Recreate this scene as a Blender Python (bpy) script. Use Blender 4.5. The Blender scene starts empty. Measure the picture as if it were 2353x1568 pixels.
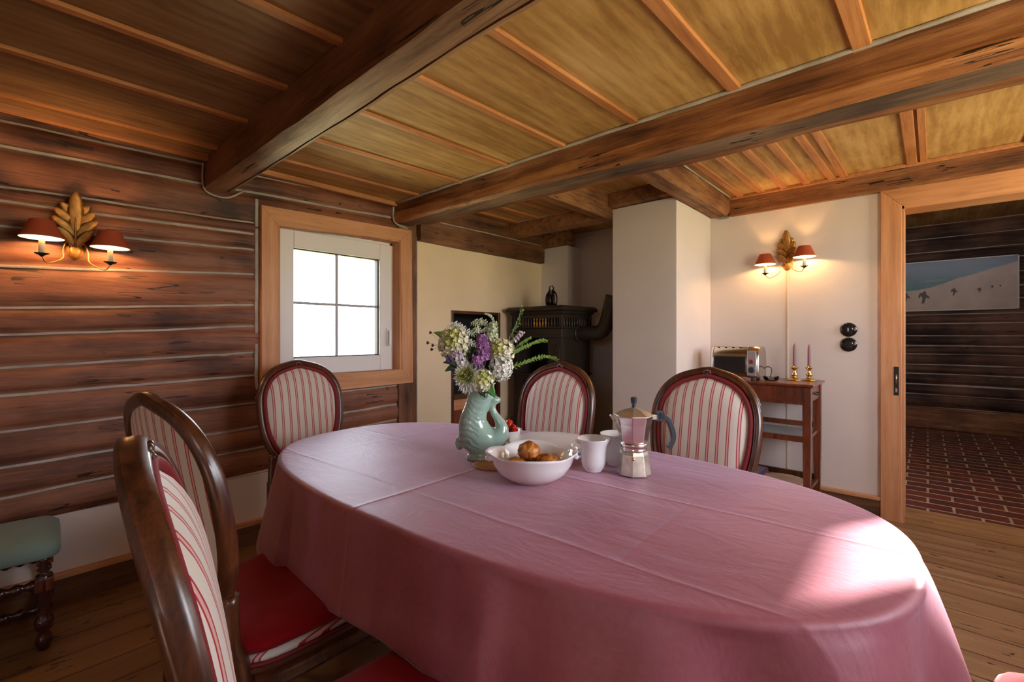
import bpy, bmesh, math, random
from mathutils import Vector, Matrix, noise
R = math.radians; PI = math.pi
S = bpy.context.scene
COL = S.collection

# ------------------------------------------------------------------ camera
cam_d = bpy.data.cameras.new('camera')
cam_d.sensor_width = 36.0
cam_d.lens = 36.0 * 1060.0 / 2353.0
cam_d.shift_y = -(784.0 - 772.0) / 2353.0
cam_d.clip_start = 0.02
cam = bpy.data.objects.new('camera', cam_d); COL.objects.link(cam)
cam.location = (0, 0, 1.24)
cam.rotation_euler = (R(90), 0, R(90 - 47.97))
S.camera = cam

# ------------------------------------------------------------------ view / world / sun
S.view_settings.view_transform = 'Standard'
S.view_settings.look = 'None'
S.view_settings.gamma = 1.0
S.view_settings.use_curve_mapping = False
S.view_settings.exposure = 0.62
S.cycles.max_bounces = 8
S.cycles.diffuse_bounces = 5
S.cycles.glossy_bounces = 4
S.cycles.transmission_bounces = 6
S.cycles.transparent_max_bounces = 8
S.cycles.sample_clamp_indirect = 6.0
S.cycles.caustics_reflective = False
S.cycles.caustics_refractive = False
S.cycles.use_denoising = True
S.cycles.use_light_tree = True
S.cycles.use_adaptive_sampling = True
S.cycles.adaptive_threshold = 0.02

W = bpy.data.worlds.new('sky'); S.world = W; W.use_nodes = True
nt = W.node_tree; nt.nodes.clear()
out = nt.nodes.new('ShaderNodeOutputWorld'); bg = nt.nodes.new('ShaderNodeBackground')
tc = nt.nodes.new('ShaderNodeTexCoord'); sx = nt.nodes.new('ShaderNodeSeparateXYZ'); cr = nt.nodes.new('ShaderNodeValToRGB')
nt.links.new(tc.outputs['Generated'], sx.inputs[0])
mp = nt.nodes.new('ShaderNodeMapRange'); mp.inputs[1].default_value = -1; mp.inputs[2].default_value = 1
nt.links.new(sx.outputs['Z'], mp.inputs[0]); nt.links.new(mp.outputs[0], cr.inputs[0])
cr.color_ramp.elements[0].position = 0.0; cr.color_ramp.elements[0].color = (0.95, 0.85, 0.42, 1)
cr.color_ramp.elements[1].position = 1.0; cr.color_ramp.elements[1].color = (0.55, 0.70, 1.0, 1)
e = cr.color_ramp.elements.new(0.47); e.color = (0.85, 0.80, 0.48, 1)
e = cr.color_ramp.elements.new(0.53); e.color = (0.90, 0.93, 1.0, 1)
nt.links.new(cr.outputs[0], bg.inputs[0]); bg.inputs[1].default_value = 9.0
nt.links.new(bg.outputs[0], out.inputs[0])

sd = bpy.data.lights.new('sun', 'SUN'); sd.energy = 22.0; sd.angle = R(1.2); sd.color = (1.0, 0.93, 0.86)
sun = bpy.data.objects.new('sun', sd); COL.objects.link(sun)
SUN_DIR = Vector((0.50 * 0.90, 0.866 * 0.90, 0.405)).normalized()     # towards the sun
sun.rotation_euler = SUN_DIR.to_track_quat('Z', 'Y').to_euler()

def portal(loc, rot, sx_, sy_):
    d = bpy.data.lights.new('window_portal', 'AREA'); d.shape = 'RECTANGLE'; d.size = sx_; d.size_y = sy_
    d.cycles.is_portal = True
    o = bpy.data.objects.new('window_portal', d); COL.objects.link(o); o.location = loc; o.rotation_euler = rot
# openings: visible window (left wall), two in the east wall, one in the south wall, one in the next room
EX = 1.15; SY = -1.9
portal((-3.06, 1.55, 1.45), (0, R(-90), 0), 0.72, 0.64)
portal((EX + .02, 3.58, 1.70), (0, R(90), 0), 0.80, 0.62)
portal((EX + .02, 1.40, 1.50), (0, R(90), 0), 1.1, 1.4)
portal((0.65, SY - .02, 1.77), (R(90), 0, R(0)), 0.5, 0.55)
portal((-1.68, 4.75, 0.7), (0, R(-90), 0), 0.6, 0.5)

# ------------------------------------------------------------------ helpers: tagging
def tag(o, label=None, cat=None, group=None, kind=None):
    if label: o['label'] = label
    if cat: o['category'] = cat
    if group: o['group'] = group
    if kind: o['kind'] = kind
    return o
def empty(name, loc, rz=0, label=None, cat=None, group=None):
    o = bpy.data.objects.new(name, None); COL.objects.link(o)
    o.location = loc; o.rotation_euler = (0, 0, rz); o.empty_display_size = 0.1
    return tag(o, label, cat, group)
def copy_tree(o, parent=None):
    c = o.copy(); COL.objects.link(c); c.parent = parent
    for ch in o.children: copy_tree(ch, c)
    return c

# ------------------------------------------------------------------ helpers: meshes
class MB:
    def __init__(s): s.v = []; s.f = []; s.m = []; s.sm = []
    def add(s, vs, fs, mi=0, smooth=False):
        b = len(s.v); s.v += [tuple(p) for p in vs]
        for f in fs: s.f.append(tuple(b + i for i in f)); s.m.append(mi); s.sm.append(smooth)
        return s
    def box(s, x0, x1, y0, y1, z0, z1, mi=0):
        vs = [(x, y, z) for x in (x0, x1) for y in (y0, y1) for z in (z0, z1)]
        return s.add(vs, [(0,1,3,2),(4,6,7,5),(0,4,5,1),(2,3,7,6),(0,2,6,4),(1,5,7,3)], mi)
    def loft(s, rings, mi=0, smooth=True, closed=True, caps=True, loop=False):
        n = len(rings[0]); vs = [p for r in rings for p in r]; fs = []
        K = len(rings)
        for k in range(K if loop else K - 1):
            a = k * n; b = ((k + 1) % K) * n
            for i in range(n if closed else n - 1):
                j = (i + 1) % n
                fs.append((a + i, a + j, b + j, b + i))
        s.add(vs, fs, mi, smooth)
        if caps and closed and not loop:
            base = len(s.v) - len(vs)
            s.f.append(tuple(base + i for i in reversed(range(n)))); s.m.append(mi); s.sm.append(False)
            s.f.append(tuple(base + (K-1)*n + i for i in range(n))); s.m.append(mi); s.sm.append(False)
        return s
    def lathe(s, prof, c=(0,0,0), n=24, mi=0, smooth=True, caps=True, sx=1, sy=1):
        rings = [[(c[0] + r*math.cos(2*PI*i/n)*sx, c[1] + r*math.sin(2*PI*i/n)*sy, c[2] + z) for i in range(n)] for r, z in prof]
        return s.loft(rings, mi, smooth, True, caps)
    def tube(s, pts, r, n=8, mi=0, closed=False, caps=True):
        pts = [Vector(p) for p in pts]; K = len(pts)
        rr = r if isinstance(r, (list, tuple)) else [r] * K
        rings = []; up = None
        for k in range(K):
            if closed: t = pts[(k+1) % K] - pts[k-1]
            else: t = pts[min(k+1, K-1)] - pts[max(k-1, 0)]
            t.normalize()
            if up is None:
                up = Vector((0,0,1)) if abs(t.z) < 0.9 else Vector((1,0,0))
            up = (up - t * up.dot(t)).normalized(); w = t.cross(up)
            rings.append([pts[k] + (up*math.cos(2*PI*i/n) + w*math.sin(2*PI*i/n)) * rr[k] for i in range(n)])
        return s.loft(rings, mi, True, True, caps, loop=closed)
    def prism(s, poly, z0, z1, mi=0, M=None):
        n = len(poly); vs = [Vector((x, y, z0)) for x, y in poly] + [Vector((x, y, z1)) for x, y in poly]
        if M: vs = [M @ p for p in vs]
        fs = [tuple(reversed(range(n))), tuple(range(n, 2*n))] + [(i, (i+1) % n, n + (i+1) % n, n + i) for i in range(n)]
        return s.add(vs, fs, mi)
    def ball(s, c, r, n=12, m=8, mi=0, sc=(1,1,1), fn=None):
        rings = []
        for k in range(1, m):
            a = PI * k / m
            ring = []
            for i in range(n):
                b = 2*PI*i/n
                d = Vector((math.sin(a)*math.cos(b), math.sin(a)*math.sin(b), -math.cos(a)))
                q = r * (fn(d) if fn else 1)
                ring.append((c[0]+d.x*q*sc[0], c[1]+d.y*q*sc[1], c[2]+d.z*q*sc[2]))
            rings.append(ring)
        s.loft(rings, mi, True, True, False)
        b = len(s.v) - n*(m-1)
        s.v.append((c[0], c[1], c[2]-r*sc[2]*(fn(Vector((0,0,-1))) if fn else 1))); s.v.append((c[0], c[1], c[2]+r*sc[2]*(fn(Vector((0,0,1))) if fn else 1)))
        lo, hi = len(s.v)-2, len(s.v)-1
        for i in range(n):
            j = (i+1) % n
            s.f.append((lo, b+j, b+i)); s.m.append(mi); s.sm.append(True)
            s.f.append((hi, b+(m-2)*n+i, b+(m-2)*n+j)); s.m.append(mi); s.sm.append(True)
        return s
    def build(s, name, mats, parent=None, bevel=0, loc=None, sharp=None, recalc=True):
        me = bpy.data.meshes.new(name); me.from_pydata(s.v, [], s.f)
        if not isinstance(mats, (list, tuple)): mats = [mats]
        for m in mats: me.materials.append(m)
        me.polygons.foreach_set('material_index', s.m)
        me.polygons.foreach_set('use_smooth', s.sm)
        if recalc:
            bm = bmesh.new(); bm.from_mesh(me); bmesh.ops.recalc_face_normals(bm, faces=bm.faces); bm.to_mesh(me); bm.free()
        if sharp: me.set_sharp_from_angle(angle=R(sharp))
        me.update()
        o = bpy.data.objects.new(name, me); COL.objects.link(o)
        if parent: o.parent = parent
        if loc: o.location = loc
        if bevel:
            b = o.modifiers.new('bevel', 'BEVEL'); b.width = bevel; b.segments = 2; b.limit_method = 'ANGLE'; b.angle_limit = R(40)
            b.harden_normals = False
        return o
def struct(o): o['kind'] = 'structure'; return o
def bez(p0, p1, p2, p3, n=12):
    p0, p1, p2, p3 = map(Vector, (p0, p1, p2, p3)); r = []
    for i in range(n+1):
        t = i/n; u = 1-t
        r.append(p0*u**3 + p1*3*u*u*t + p2*3*u*t*t + p3*t**3)
    return r
def crv(pts, n=6):
    """Catmull-Rom through points"""
    P = [Vector(p) for p in pts]; P = [P[0]*2-P[1]] + P + [P[-1]*2-P[-2]]; r = []
    for k in range(1, len(P)-2):
        for i in range(n):
            t = i/n
            a, b, c, d = P[k-1], P[k], P[k+1], P[k+2]
            r.append(0.5*((b*2) + (c-a)*t + (a*2-b*5+c*4-d)*t*t + (b*3-a-c*3+d)*t*t*t))
    r.append(P[-2]); return r

# ------------------------------------------------------------------ helpers: materials
def newmat(name):
    m = bpy.data.materials.new(name); m.use_nodes = True; t = m.node_tree; t.nodes.clear()
    o = t.nodes.new('ShaderNodeOutputMaterial'); b = t.nodes.new('ShaderNodeBsdfPrincipled')
    t.links.new(b.outputs[0], o.inputs[0]); return m, t, b
def N(t, ty, **kw):
    n = t.nodes.new(ty)
    for k, v in kw.items():
        if k[0] == '_': setattr(n, k[1:], v)
        else:
            k2 = k.replace('_', ' ')
            n.inputs[k2].default_value = v
    return n
def math_(t, op, a, b=None, c=None):
    n = t.nodes.new('ShaderNodeMath'); n.operation = op
    for i, x in enumerate((a, b, c)):
        if x is None: continue
        if isinstance(x, (int, float)): n.inputs[i].default_value = x
        else: t.links.new(x, n.inputs[i])
    return n.outputs[0]
def ramp(t, fac, stops, mode='LINEAR'):
    n = t.nodes.new('ShaderNodeValToRGB'); el = n.color_ramp.elements; n.color_ramp.interpolation = mode
    el[0].position, el[0].color = stops[0][0], (*stops[0][1], 1)
    el[1].position, el[1].color = stops[-1][0], (*stops[-1][1], 1)
    for p, c in stops[1:-1]:
        x = el.new(p); x.color = (*c, 1)
    t.links.new(fac, n.inputs[0]); return n.outputs[0]
def mixc(t, fac, a, b, mode='MIX'):
    n = t.nodes.new('ShaderNodeMix'); n.data_type = 'RGBA'; n.blend_type = mode
    if isinstance(fac, (int, float)): n.inputs[0].default_value = fac
    else: t.links.new(fac, n.inputs[0])
    for i, x in ((6, a), (7, b)):
        if isinstance(x, tuple): n.inputs[i].default_value = (*x, 1)
        else: t.links.new(x, n.inputs[i])
    return n.outputs[2]
def coords(t, scale=(1,1,1), rot=(0,0,0), src='Object', loc=(0,0,0)):
    c = t.nodes.new('ShaderNodeTexCoord'); m = t.nodes.new('ShaderNodeMapping')
    t.links.new(c.outputs[src], m.inputs[0]); m.inputs['Scale'].default_value = scale; m.inputs['Rotation'].default_value = rot; m.inputs['Location'].default_value = loc
    return m.outputs[0]
def bump(t, b, h, strength=0.3, dist=0.01):
    n = t.nodes.new('ShaderNodeBump'); n.inputs['Strength'].default_value = strength; n.inputs['Distance'].default_value = dist
    t.links.new(h, n.inputs['Height']); t.links.new(n.outputs[0], b.inputs['Normal']); return n
def noise_(t, vec, scale, detail=4, rough=0.55, dist=0):
    n = N(t, 'ShaderNodeTexNoise', Scale=scale, Detail=detail, Roughness=rough, Distortion=dist)
    t.links.new(vec, n.inputs['Vector']); return n.outputs[0]
def plain(name, col, rough=0.5, metal=0.0, spec=0.5, var=0.0, vscale=20, bmp=0.0, bscale=60, coat=0, trans=0, sheen=0):
    m, t, b = newmat(name)
    b.inputs['Base Color'].default_value = (*col, 1); b.inputs['Roughness'].default_value = rough
    b.inputs['Metallic'].default_value = metal; b.inputs['Specular IOR Level'].default_value = spec
    b.inputs['Coat Weight'].default_value = coat; b.inputs['Transmission Weight'].default_value = trans
    if sheen: b.inputs['Sheen Weight'].default_value = sheen; b.inputs['Sheen Roughness'].default_value = 0.4
    v = coords(t)
    if var:
        f = noise_(t, v, vscale, 4)
        c = ramp(t, f, [(0.3, tuple(x*(1-var) for x in col)), (0.7, tuple(min(1, x*(1+var)) for x in col))])
        t.links.new(c, b.inputs['Base Color'])
    if bmp:
        bump(t, b, noise_(t, v, bscale, 5), bmp, 0.004)
    return m
AX = {'x': (1, 0, 0), 'y': (0, 1, 0), 'z': (0, 0, 1)}
def wood(name, dark, mid, light, axis='y', along=0.9, across=14, rough=0.6, crack=0.5, knots=0.5, grain=1.0, bmp=0.5, seed=0.0, spec=0.35, blotch=0.5, src='Object', holes=0.0, coat=0.0, rings=0.0):
    m, t, b = newmat(name)
    sc = tuple(along if a else across for a in AX[axis])
    v = coords(t, sc, src=src, loc=(seed*3.1, seed*1.7, seed*2.3)); raw = coords(t, src=src, loc=(seed, seed*.5, seed*.7))
    g = noise_(t, v, 1.6, 7, 0.62, 0.35)
    g2 = noise_(t, v, 9.0, 7, 0.75, 0.15)
    bl = noise_(t, raw, 2.3, 3, 0.5)
    f = math_(t, 'ADD', math_(t, 'MULTIPLY', g, 0.62*grain), math_(t, 'MULTIPLY', g2, 0.38*grain))
    f = math_(t, 'ADD', f, math_(t, 'MULTIPLY', math_(t, 'SUBTRACT', bl, 0.5), blotch))
    if rings:
        wv = N(t, 'ShaderNodeTexWave', Scale=2.4, Distortion=10.0, Detail=2.0); wv.inputs['Detail Scale'].default_value = 0.8; wv.inputs['Detail Roughness'].default_value = .5
        wv.bands_direction = 'X'; t.links.new(coords(t, tuple(.35 if a else 2.6 for a in AX[axis]), src=src, loc=(seed, 0, 0)), wv.inputs['Vector'])
        f = math_(t, 'ADD', f, math_(t, 'MULTIPLY', math_(t, 'SUBTRACT', wv.outputs['Fac'], 0.5), rings*.28))
    c = ramp(t, f, [(0.34, dark), (0.5, mid), (0.68, light)])
    # long cracks
    h = f
    if crack:
        v2 = coords(t, tuple(along*0.9 if a else across*1.5 for a in AX[axis]), src=src, loc=(seed*5+7, seed, 3))
        k = noise_(t, v2, 1.3, 2, 0.5, 0.2)
        ln = math_(t, 'LESS_THAN', math_(t, 'ABSOLUTE', math_(t, 'SUBTRACT', k, 0.53)), 0.006)
        ms = math_(t, 'GREATER_THAN', noise_(t, raw, 3.1, 1), 0.54)
        cm = math_(t, 'MULTIPLY', math_(t, 'MULTIPLY', ln, ms), crack)
        c = mixc(t, cm, c, tuple(x*0.18 for x in dark)); h = math_(t, 'SUBTRACT', h, math_(t, 'MULTIPLY', cm, 0.9))
    if knots:
        vk = N(t, 'ShaderNodeTexVoronoi', Scale=1.0)
        t.links.new(coords(t, tuple(1.5 if a else 4.2 for a in AX[axis]), src=src, loc=(seed+.3, seed+.8, .2)), vk.inputs['Vector'])
        km = ramp(t, vk.outputs['Distance'], [(0.04, (1,1,1)), (0.11, (0,0,0))])
        c = mixc(t, math_(t, 'MULTIPLY', km, knots), c, tuple(x*0.35 for x in dark))
    if holes:
        vh = coords(t, tuple(7 if a else 42 for a in AX[axis]), src=src, loc=(1, 2, 3))
        hh = noise_(t, vh, 1.0, 2, 0.5, 0.3); mh = noise_(t, raw, 3.5, 1)
        hm = math_(t, 'MULTIPLY', math_(t, 'GREATER_THAN', hh, 0.70), math_(t, 'GREATER_THAN', mh, 0.49))
        c = mixc(t, math_(t, 'MULTIPLY', hm, holes), c, tuple(x*0.12 for x in dark)); h = math_(t, 'SUBTRACT', h, math_(t, 'MULTIPLY', hm, 0.8))
    t.links.new(c, b.inputs['Base Color'])
    rr = math_(t, 'ADD', math_(t, 'MULTIPLY', f, -0.25), rough + 0.12); t.links.new(rr, b.inputs['Roughness'])
    b.inputs['Specular IOR Level'].default_value = spec; b.inputs['Coat Weight'].default_value = coat
    b.inputs['Coat Roughness'].default_value = 0.25
    bump(t, b, h, bmp, 0.006)
    return m

M = {}
M['log'] = wood('old_log_wood', (0.036,0.012,0.008), (0.130,0.042,0.020), (0.270,0.100,0.048), 'y', 0.6, 8, 0.55, 0.9, 0.5, holes=0.7, grain=1.15, bmp=0.8, spec=0.45, blotch=0.8)
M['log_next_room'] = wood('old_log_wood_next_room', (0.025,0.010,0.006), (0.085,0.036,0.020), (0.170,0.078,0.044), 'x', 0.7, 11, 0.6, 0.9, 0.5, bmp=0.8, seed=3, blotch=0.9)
M['chink'] = plain('grey_chinking', (0.42,0.37,0.32), 0.9, var=0.25, vscale=8, bmp=0.6, bscale=90)
M['beam'] = wood('hewn_beam_wood', (0.060,0.020,0.008), (0.230,0.085,0.030), (0.420,0.200,0.080), 'x', 0.8, 11, 0.55, 1.0, 0.2, bmp=0.9, seed=1, spec=0.4, blotch=0.45)
M['beam_lit_under'] = wood('underside_lit_beam_wood', (0.110,0.055,0.028), (0.300,0.170,0.090), (0.480,0.310,0.180), 'x', 0.8, 9, 0.6, 1.0, 0.3, bmp=0.9, seed=31, blotch=0.6)  # same wood as the beam front, light from below painted in
M['beam_orange'] = wood('orange_beam_wood', (0.110,0.035,0.012), (0.340,0.130,0.042), (0.540,0.260,0.100), 'x', 0.9, 14, 0.5, 1.0, 0.5, bmp=0.9, seed=32, blotch=0.5)
M['beam_dark'] = wood('dark_beam_wood', (0.040,0.013,0.006), (0.150,0.050,0.020), (0.280,0.110,0.045), 'x', 0.8, 9, 0.5, 1.0, 0.2, bmp=0.8, seed=2, spec=0.45, blotch=0.4)
M['beam_grey'] = wood('weathered_beam_wood', (0.060,0.038,0.026), (0.170,0.100,0.062), (0.300,0.190,0.120), 'x', 0.8, 12, 0.7, 1.0, 0.4, bmp=0.8, seed=5, blotch=0.6)
M['beam_y'] = wood('hewn_beam_wood_cross', (0.090,0.035,0.014), (0.270,0.115,0.045), (0.470,0.240,0.100), 'y', 0.8, 11, 0.6, 0.9, 0.5, bmp=0.8, seed=4)
M['plate'] = wood('wall_plate_wood', (0.045,0.018,0.009), (0.160,0.066,0.028), (0.300,0.140,0.065), 'y', 0.8, 11, 0.6, 0.9, 0.6, bmp=0.8, seed=6)
M['board'] = wood('golden_ceiling_board', (0.340,0.175,0.050), (0.540,0.320,0.110), (0.700,0.470,0.205), 'y', 0.8, 6, 0.6, 0.15, 0.45, grain=0.9, bmp=0.3, seed=7, blotch=0.4, rings=0.20)
M['batten'] = wood('pine_batten', (0.340,0.120,0.040), (0.520,0.215,0.080), (0.660,0.320,0.140), 'y', 0.8, 22, 0.5, 0.2, 0.3, bmp=0.25, seed=8, blotch=0.4)
M['pine_y'] = wood('pine_trim_y', (0.430,0.180,0.075), (0.600,0.280,0.130), (0.700,0.370,0.190), 'y', 0.8, 16, 0.5, 0.0, 0.8, bmp=0.15, seed=9, blotch=0.35)
M['pine_z'] = wood('pine_trim_z', (0.430,0.180,0.075), (0.600,0.280,0.130), (0.700,0.370,0.190), 'z', 0.8, 16, 0.5, 0.0, 0.7, bmp=0.15, seed=10, blotch=0.35)
M['pine_x'] = wood('pine_trim_x', (0.430,0.180,0.075), (0.600,0.280,0.130), (0.700,0.370,0.190), 'x', 0.8, 16, 0.5, 0.0, 0.5, bmp=0.15, seed=11, blotch=0.35)
M['skirt_y'] = wood('dark_skirting_y', (0.050,0.024,0.012), (0.130,0.060,0.028), (0.210,0.105,0.050), 'y', 0.8, 12, 0.6, 0.6, 0.5, bmp=0.4, seed=12)
M['skirt_x'] = wood('dark_skirting_x', (0.050,0.024,0.012), (0.130,0.060,0.028), (0.210,0.105,0.050), 'x', 0.8, 12, 0.6, 0.6, 0.5, bmp=0.4, seed=13)
M['walnut'] = wood('polished_walnut', (0.030,0.009,0.004), (0.100,0.028,0.010), (0.210,0.070,0.024), 'z', 3, 30, 0.3, 0.2, 0.0, bmp=0.08, seed=14, spec=0.6, coat=0.5, blotch=0.4)
M['mahogany'] = wood('mahogany', (0.060,0.014,0.007), (0.170,0.040,0.015), (0.280,0.080,0.030), 'z', 3, 26, 0.3, 0.1, 0.0, bmp=0.06, seed=15, spec=0.6, coat=0.4, blotch=0.4)
M['plaster'] = plain('white_plaster', (0.77,0.69,0.645), 0.92, var=0.03, vscale=3, bmp=0.25, bscale=14)
M['plaster_warm_bounce'] = plain('plaster_bounce_tint', (0.86,0.67,0.44), 0.92, var=0.05, vscale=2.5, bmp=0.3, bscale=12)  # alcove plaster, warm bounced light put into its colour
M['upvc'] = plain('white_window_frame', (0.80,0.76,0.74), 0.35)
M['black_gasket'] = plain('dark_gasket', (0.03,0.03,0.04), 0.5)
M['iron'] = plain('black_iron', (0.03,0.028,0.025), 0.5, 0.6)
M['white_china'] = plain('white_china', (0.86,0.86,0.87), 0.12, coat=0.6)
M['alu'] = plain('polished_aluminium', (0.80,0.78,0.75), 0.2, 1.0, var=0.08, vscale=30)
M['alu_lid'] = plain('satin_aluminium', (0.80,0.78,0.74), 0.42, 1.0, var=0.1, vscale=30)
M['alu_worn'] = plain('tarnished_aluminium', (0.72,0.66,0.55), 0.38, 1.0, var=0.3, vscale=25)
M['steel'] = plain('brushed_steel', (0.72,0.70,0.68), 0.18, 1.0)
M['black_plastic'] = plain('black_plastic', (0.035,0.04,0.05), 0.35)
M['brass'] = plain('brass', (0.75,0.50,0.16), 0.2, 1.0)
M['gilt'] = plain('aged_gilt', (0.42,0.20,0.045), 0.5, 0.55, var=0.35, vscale=40)
M['candle'] = plain('ivory_candle_sleeve', (0.85,0.72,0.52), 0.5)
M['candle_mauve'] = plain('mauve_candle', (0.36,0.16,0.18), 0.5)
M['velvet'] = plain('red_velvet', (0.26,0.004,0.008), 0.9, spec=0.15, var=0.15, vscale=6, sheen=0.15)
M['piping'] = plain('dark_red_braid', (0.22,0.012,0.018), 0.7, bmp=0.5, bscale=300)
M['stool_fabric'] = plain('sage_fabric', (0.20,0.30,0.27), 0.85, bmp=0.4, bscale=400, sheen=0.2)
M['dark_carved'] = plain('dark_turned_oak', (0.045,0.014,0.010), 0.25, spec=0.6, var=0.3, coat=0.5)

def glass_mat():
    m, t, b = newmat('window_glass'); t.nodes.remove(b)
    o = [n for n in t.nodes if n.type == 'OUTPUT_MATERIAL'][0]
    tr = t.nodes.new('ShaderNodeBsdfTransparent'); gl = t.nodes.new('ShaderNodeBsdfGlossy'); gl.inputs['Roughness'].default_value = 0.02
    fr = t.nodes.new('ShaderNodeFresnel'); fr.inputs[0].default_value = 1.45; mx = t.nodes.new('ShaderNodeMixShader')
    tr.inputs[0].default_value = (0.97, 0.99, 0.98, 1)
    t.links.new(fr.outputs[0], mx.inputs[0]); t.links.new(tr.outputs[0], mx.inputs[1]); t.links.new(gl.outputs[0], mx.inputs[2]); t.links.new(mx.outputs[0], o.inputs[0])
    return m
M['glass'] = glass_mat()

def stripe_mat():
    m, t, b = newmat('striped_upholstery')
    c = t.nodes.new('ShaderNodeTexCoord'); s = t.nodes.new('ShaderNodeSeparateXYZ'); t.links.new(c.outputs['Object'], s.inputs[0])
    P = 0.0395
    u = math_(t, 'FRACT', math_(t, 'ADD', math_(t, 'DIVIDE', s.outputs['X'], P), 100.5))
    d = math_(t, 'ABSOLUTE', math_(t, 'SUBTRACT', u, 0.5))          # 0 at the pair's centre
    red = math_(t, 'MULTIPLY', math_(t, 'GREATER_THAN', d, 0.075), math_(t, 'LESS_THAN', d, 0.155))
    pink = math_(t, 'LESS_THAN', d, 0.075)
    col = mixc(t, pink, (0.72, 0.66, 0.58), (0.74, 0.42, 0.38))
    col = mixc(t, red, col, (0.42, 0.035, 0.045))
    t.links.new(col, b.inputs['Base Color']); b.inputs['Roughness'].default_value = 0.6; b.inputs['Specular IOR Level'].default_value = 0.3
    b.inputs['Sheen Weight'].default_value = 0.15
    bump(t, b, noise_(t, coords(t, (1, 1, 1)), 500, 2), 0.15, 0.001)
    return m
M['stripe'] = stripe_mat()

def floor_mat():
    m, t, b = newmat('worn_pine_floor')
    c = t.nodes.new('ShaderNodeTexCoord'); s = t.nodes.new('ShaderNodeSeparateXYZ'); t.links.new(c.outputs['Object'], s.inputs[0])
    # boards run along Y on the left of the room and along X on the right
    leftz = math_(t, 'LESS_THAN', s.outputs['X'], -1.1)
    def boards(axis, width):
        other = 'X' if axis == 'y' else 'Y'
        q = math_(t, 'DIVIDE', s.outputs[other], width)
        idx = math_(t, 'FLOOR', q); fr = math_(t, 'FRACT', q)
        ed = math_(t, 'LESS_THAN', math_(t, 'MINIMUM', fr, math_(t, 'SUBTRACT', 1.0, fr)), 0.020)
        wn = t.nodes.new('ShaderNodeTexWhiteNoise'); wn.noise_dimensions = '1D'; t.links.new(idx, wn.inputs['W'])
        along = 0.7; ac = 8
        v = coords(t, tuple(along if a else ac for a in AX[axis]))
        g = noise_(t, v, 1.5, 6, 0.6, 0.3)
        vh = coords(t, tuple(10 if a else 46 for a in AX[axis]), loc=(4, 2, 0))
        hh = noise_(t, vh, 1.0, 2, 0.5, 0.2)
        return g, ed, wn.outputs[0], hh
    a = boards('y', 0.155); d = boards('x', 0.17)
    def sel(p, q):
        n = t.nodes.new('ShaderNodeMix'); n.data_type = 'FLOAT'; t.links.new(leftz, n.inputs[0]); t.links.new(q, n.inputs[2]); t.links.new(p, n.inputs[3]); return n.outputs[0]
    g, ed, wn, hh = [sel(x, y) for x, y in zip(a, d)]
    f = math_(t, 'ADD', g, math_(t, 'MULTIPLY', math_(t, 'SUBTRACT', wn, 0.5), 0.12))
    col = ramp(t, f, [(0.25, (0.200,0.095,0.040)), (0.52, (0.310,0.170,0.080)), (0.78, (0.430,0.260,0.135))])
    mh = noise_(t, coords(t), 3.0, 2)
    hm = math_(t, 'MULTIPLY', math_(t, 'GREATER_THAN', hh, 0.65), math_(t, 'GREATER_THAN', mh, 0.50))
    col = mixc(t, math_(t, 'MULTIPLY', hm, 0.85), col, (0.03, 0.014, 0.008))
    col = mixc(t, math_(t, 'MULTIPLY', ed, 0.85), col, (0.04, 0.018, 0.008))
    t.links.new(col, b.inputs['Base Color']); b.inputs['Roughness'].default_value = 0.42; b.inputs['Specular IOR Level'].default_value = 0.4
    h = math_(t, 'SUBTRACT', math_(t, 'MULTIPLY', g, 0.3), math_(t, 'MULTIPLY', math_(t, 'MAXIMUM', ed, hm), 1.0))
    bump(t, b, h, 0.35, 0.003)
    return m
M['floor'] = floor_mat()

def brick_mat():
    m, t, b = newmat('brick_paving')
    br = N(t, 'ShaderNodeTexBrick', Scale=1.0, Mortar_Size=0.008, Brick_Width=0.27, Row_Height=0.145, Bias=-0.1)
    br.inputs['Color1'].default_value = (0.24, 0.055, 0.030, 1); br.inputs['Color2'].default_value = (0.12, 0.040, 0.035, 1); br.inputs['Mortar'].default_value = (0.60, 0.44, 0.28, 1)
    t.links.new(coords(t), br.inputs['Vector'])
    n = noise_(t, coords(t), 9, 5)
    c = mixc(t, 0.5, br.outputs['Color'], ramp(t, n, [(0.3, (0.30,0.30,0.30)), (0.7, (1,1,1))]), 'MULTIPLY')
    t.links.new(c, b.inputs['Base Color']); b.inputs['Roughness'].default_value = 0.45
    bump(t, b, math_(t, 'SUBTRACT', math_(t, 'MULTIPLY', n, 0.3), br.outputs['Fac']), 0.5, 0.004)
    return m
M['brick'] = brick_mat()

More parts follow.
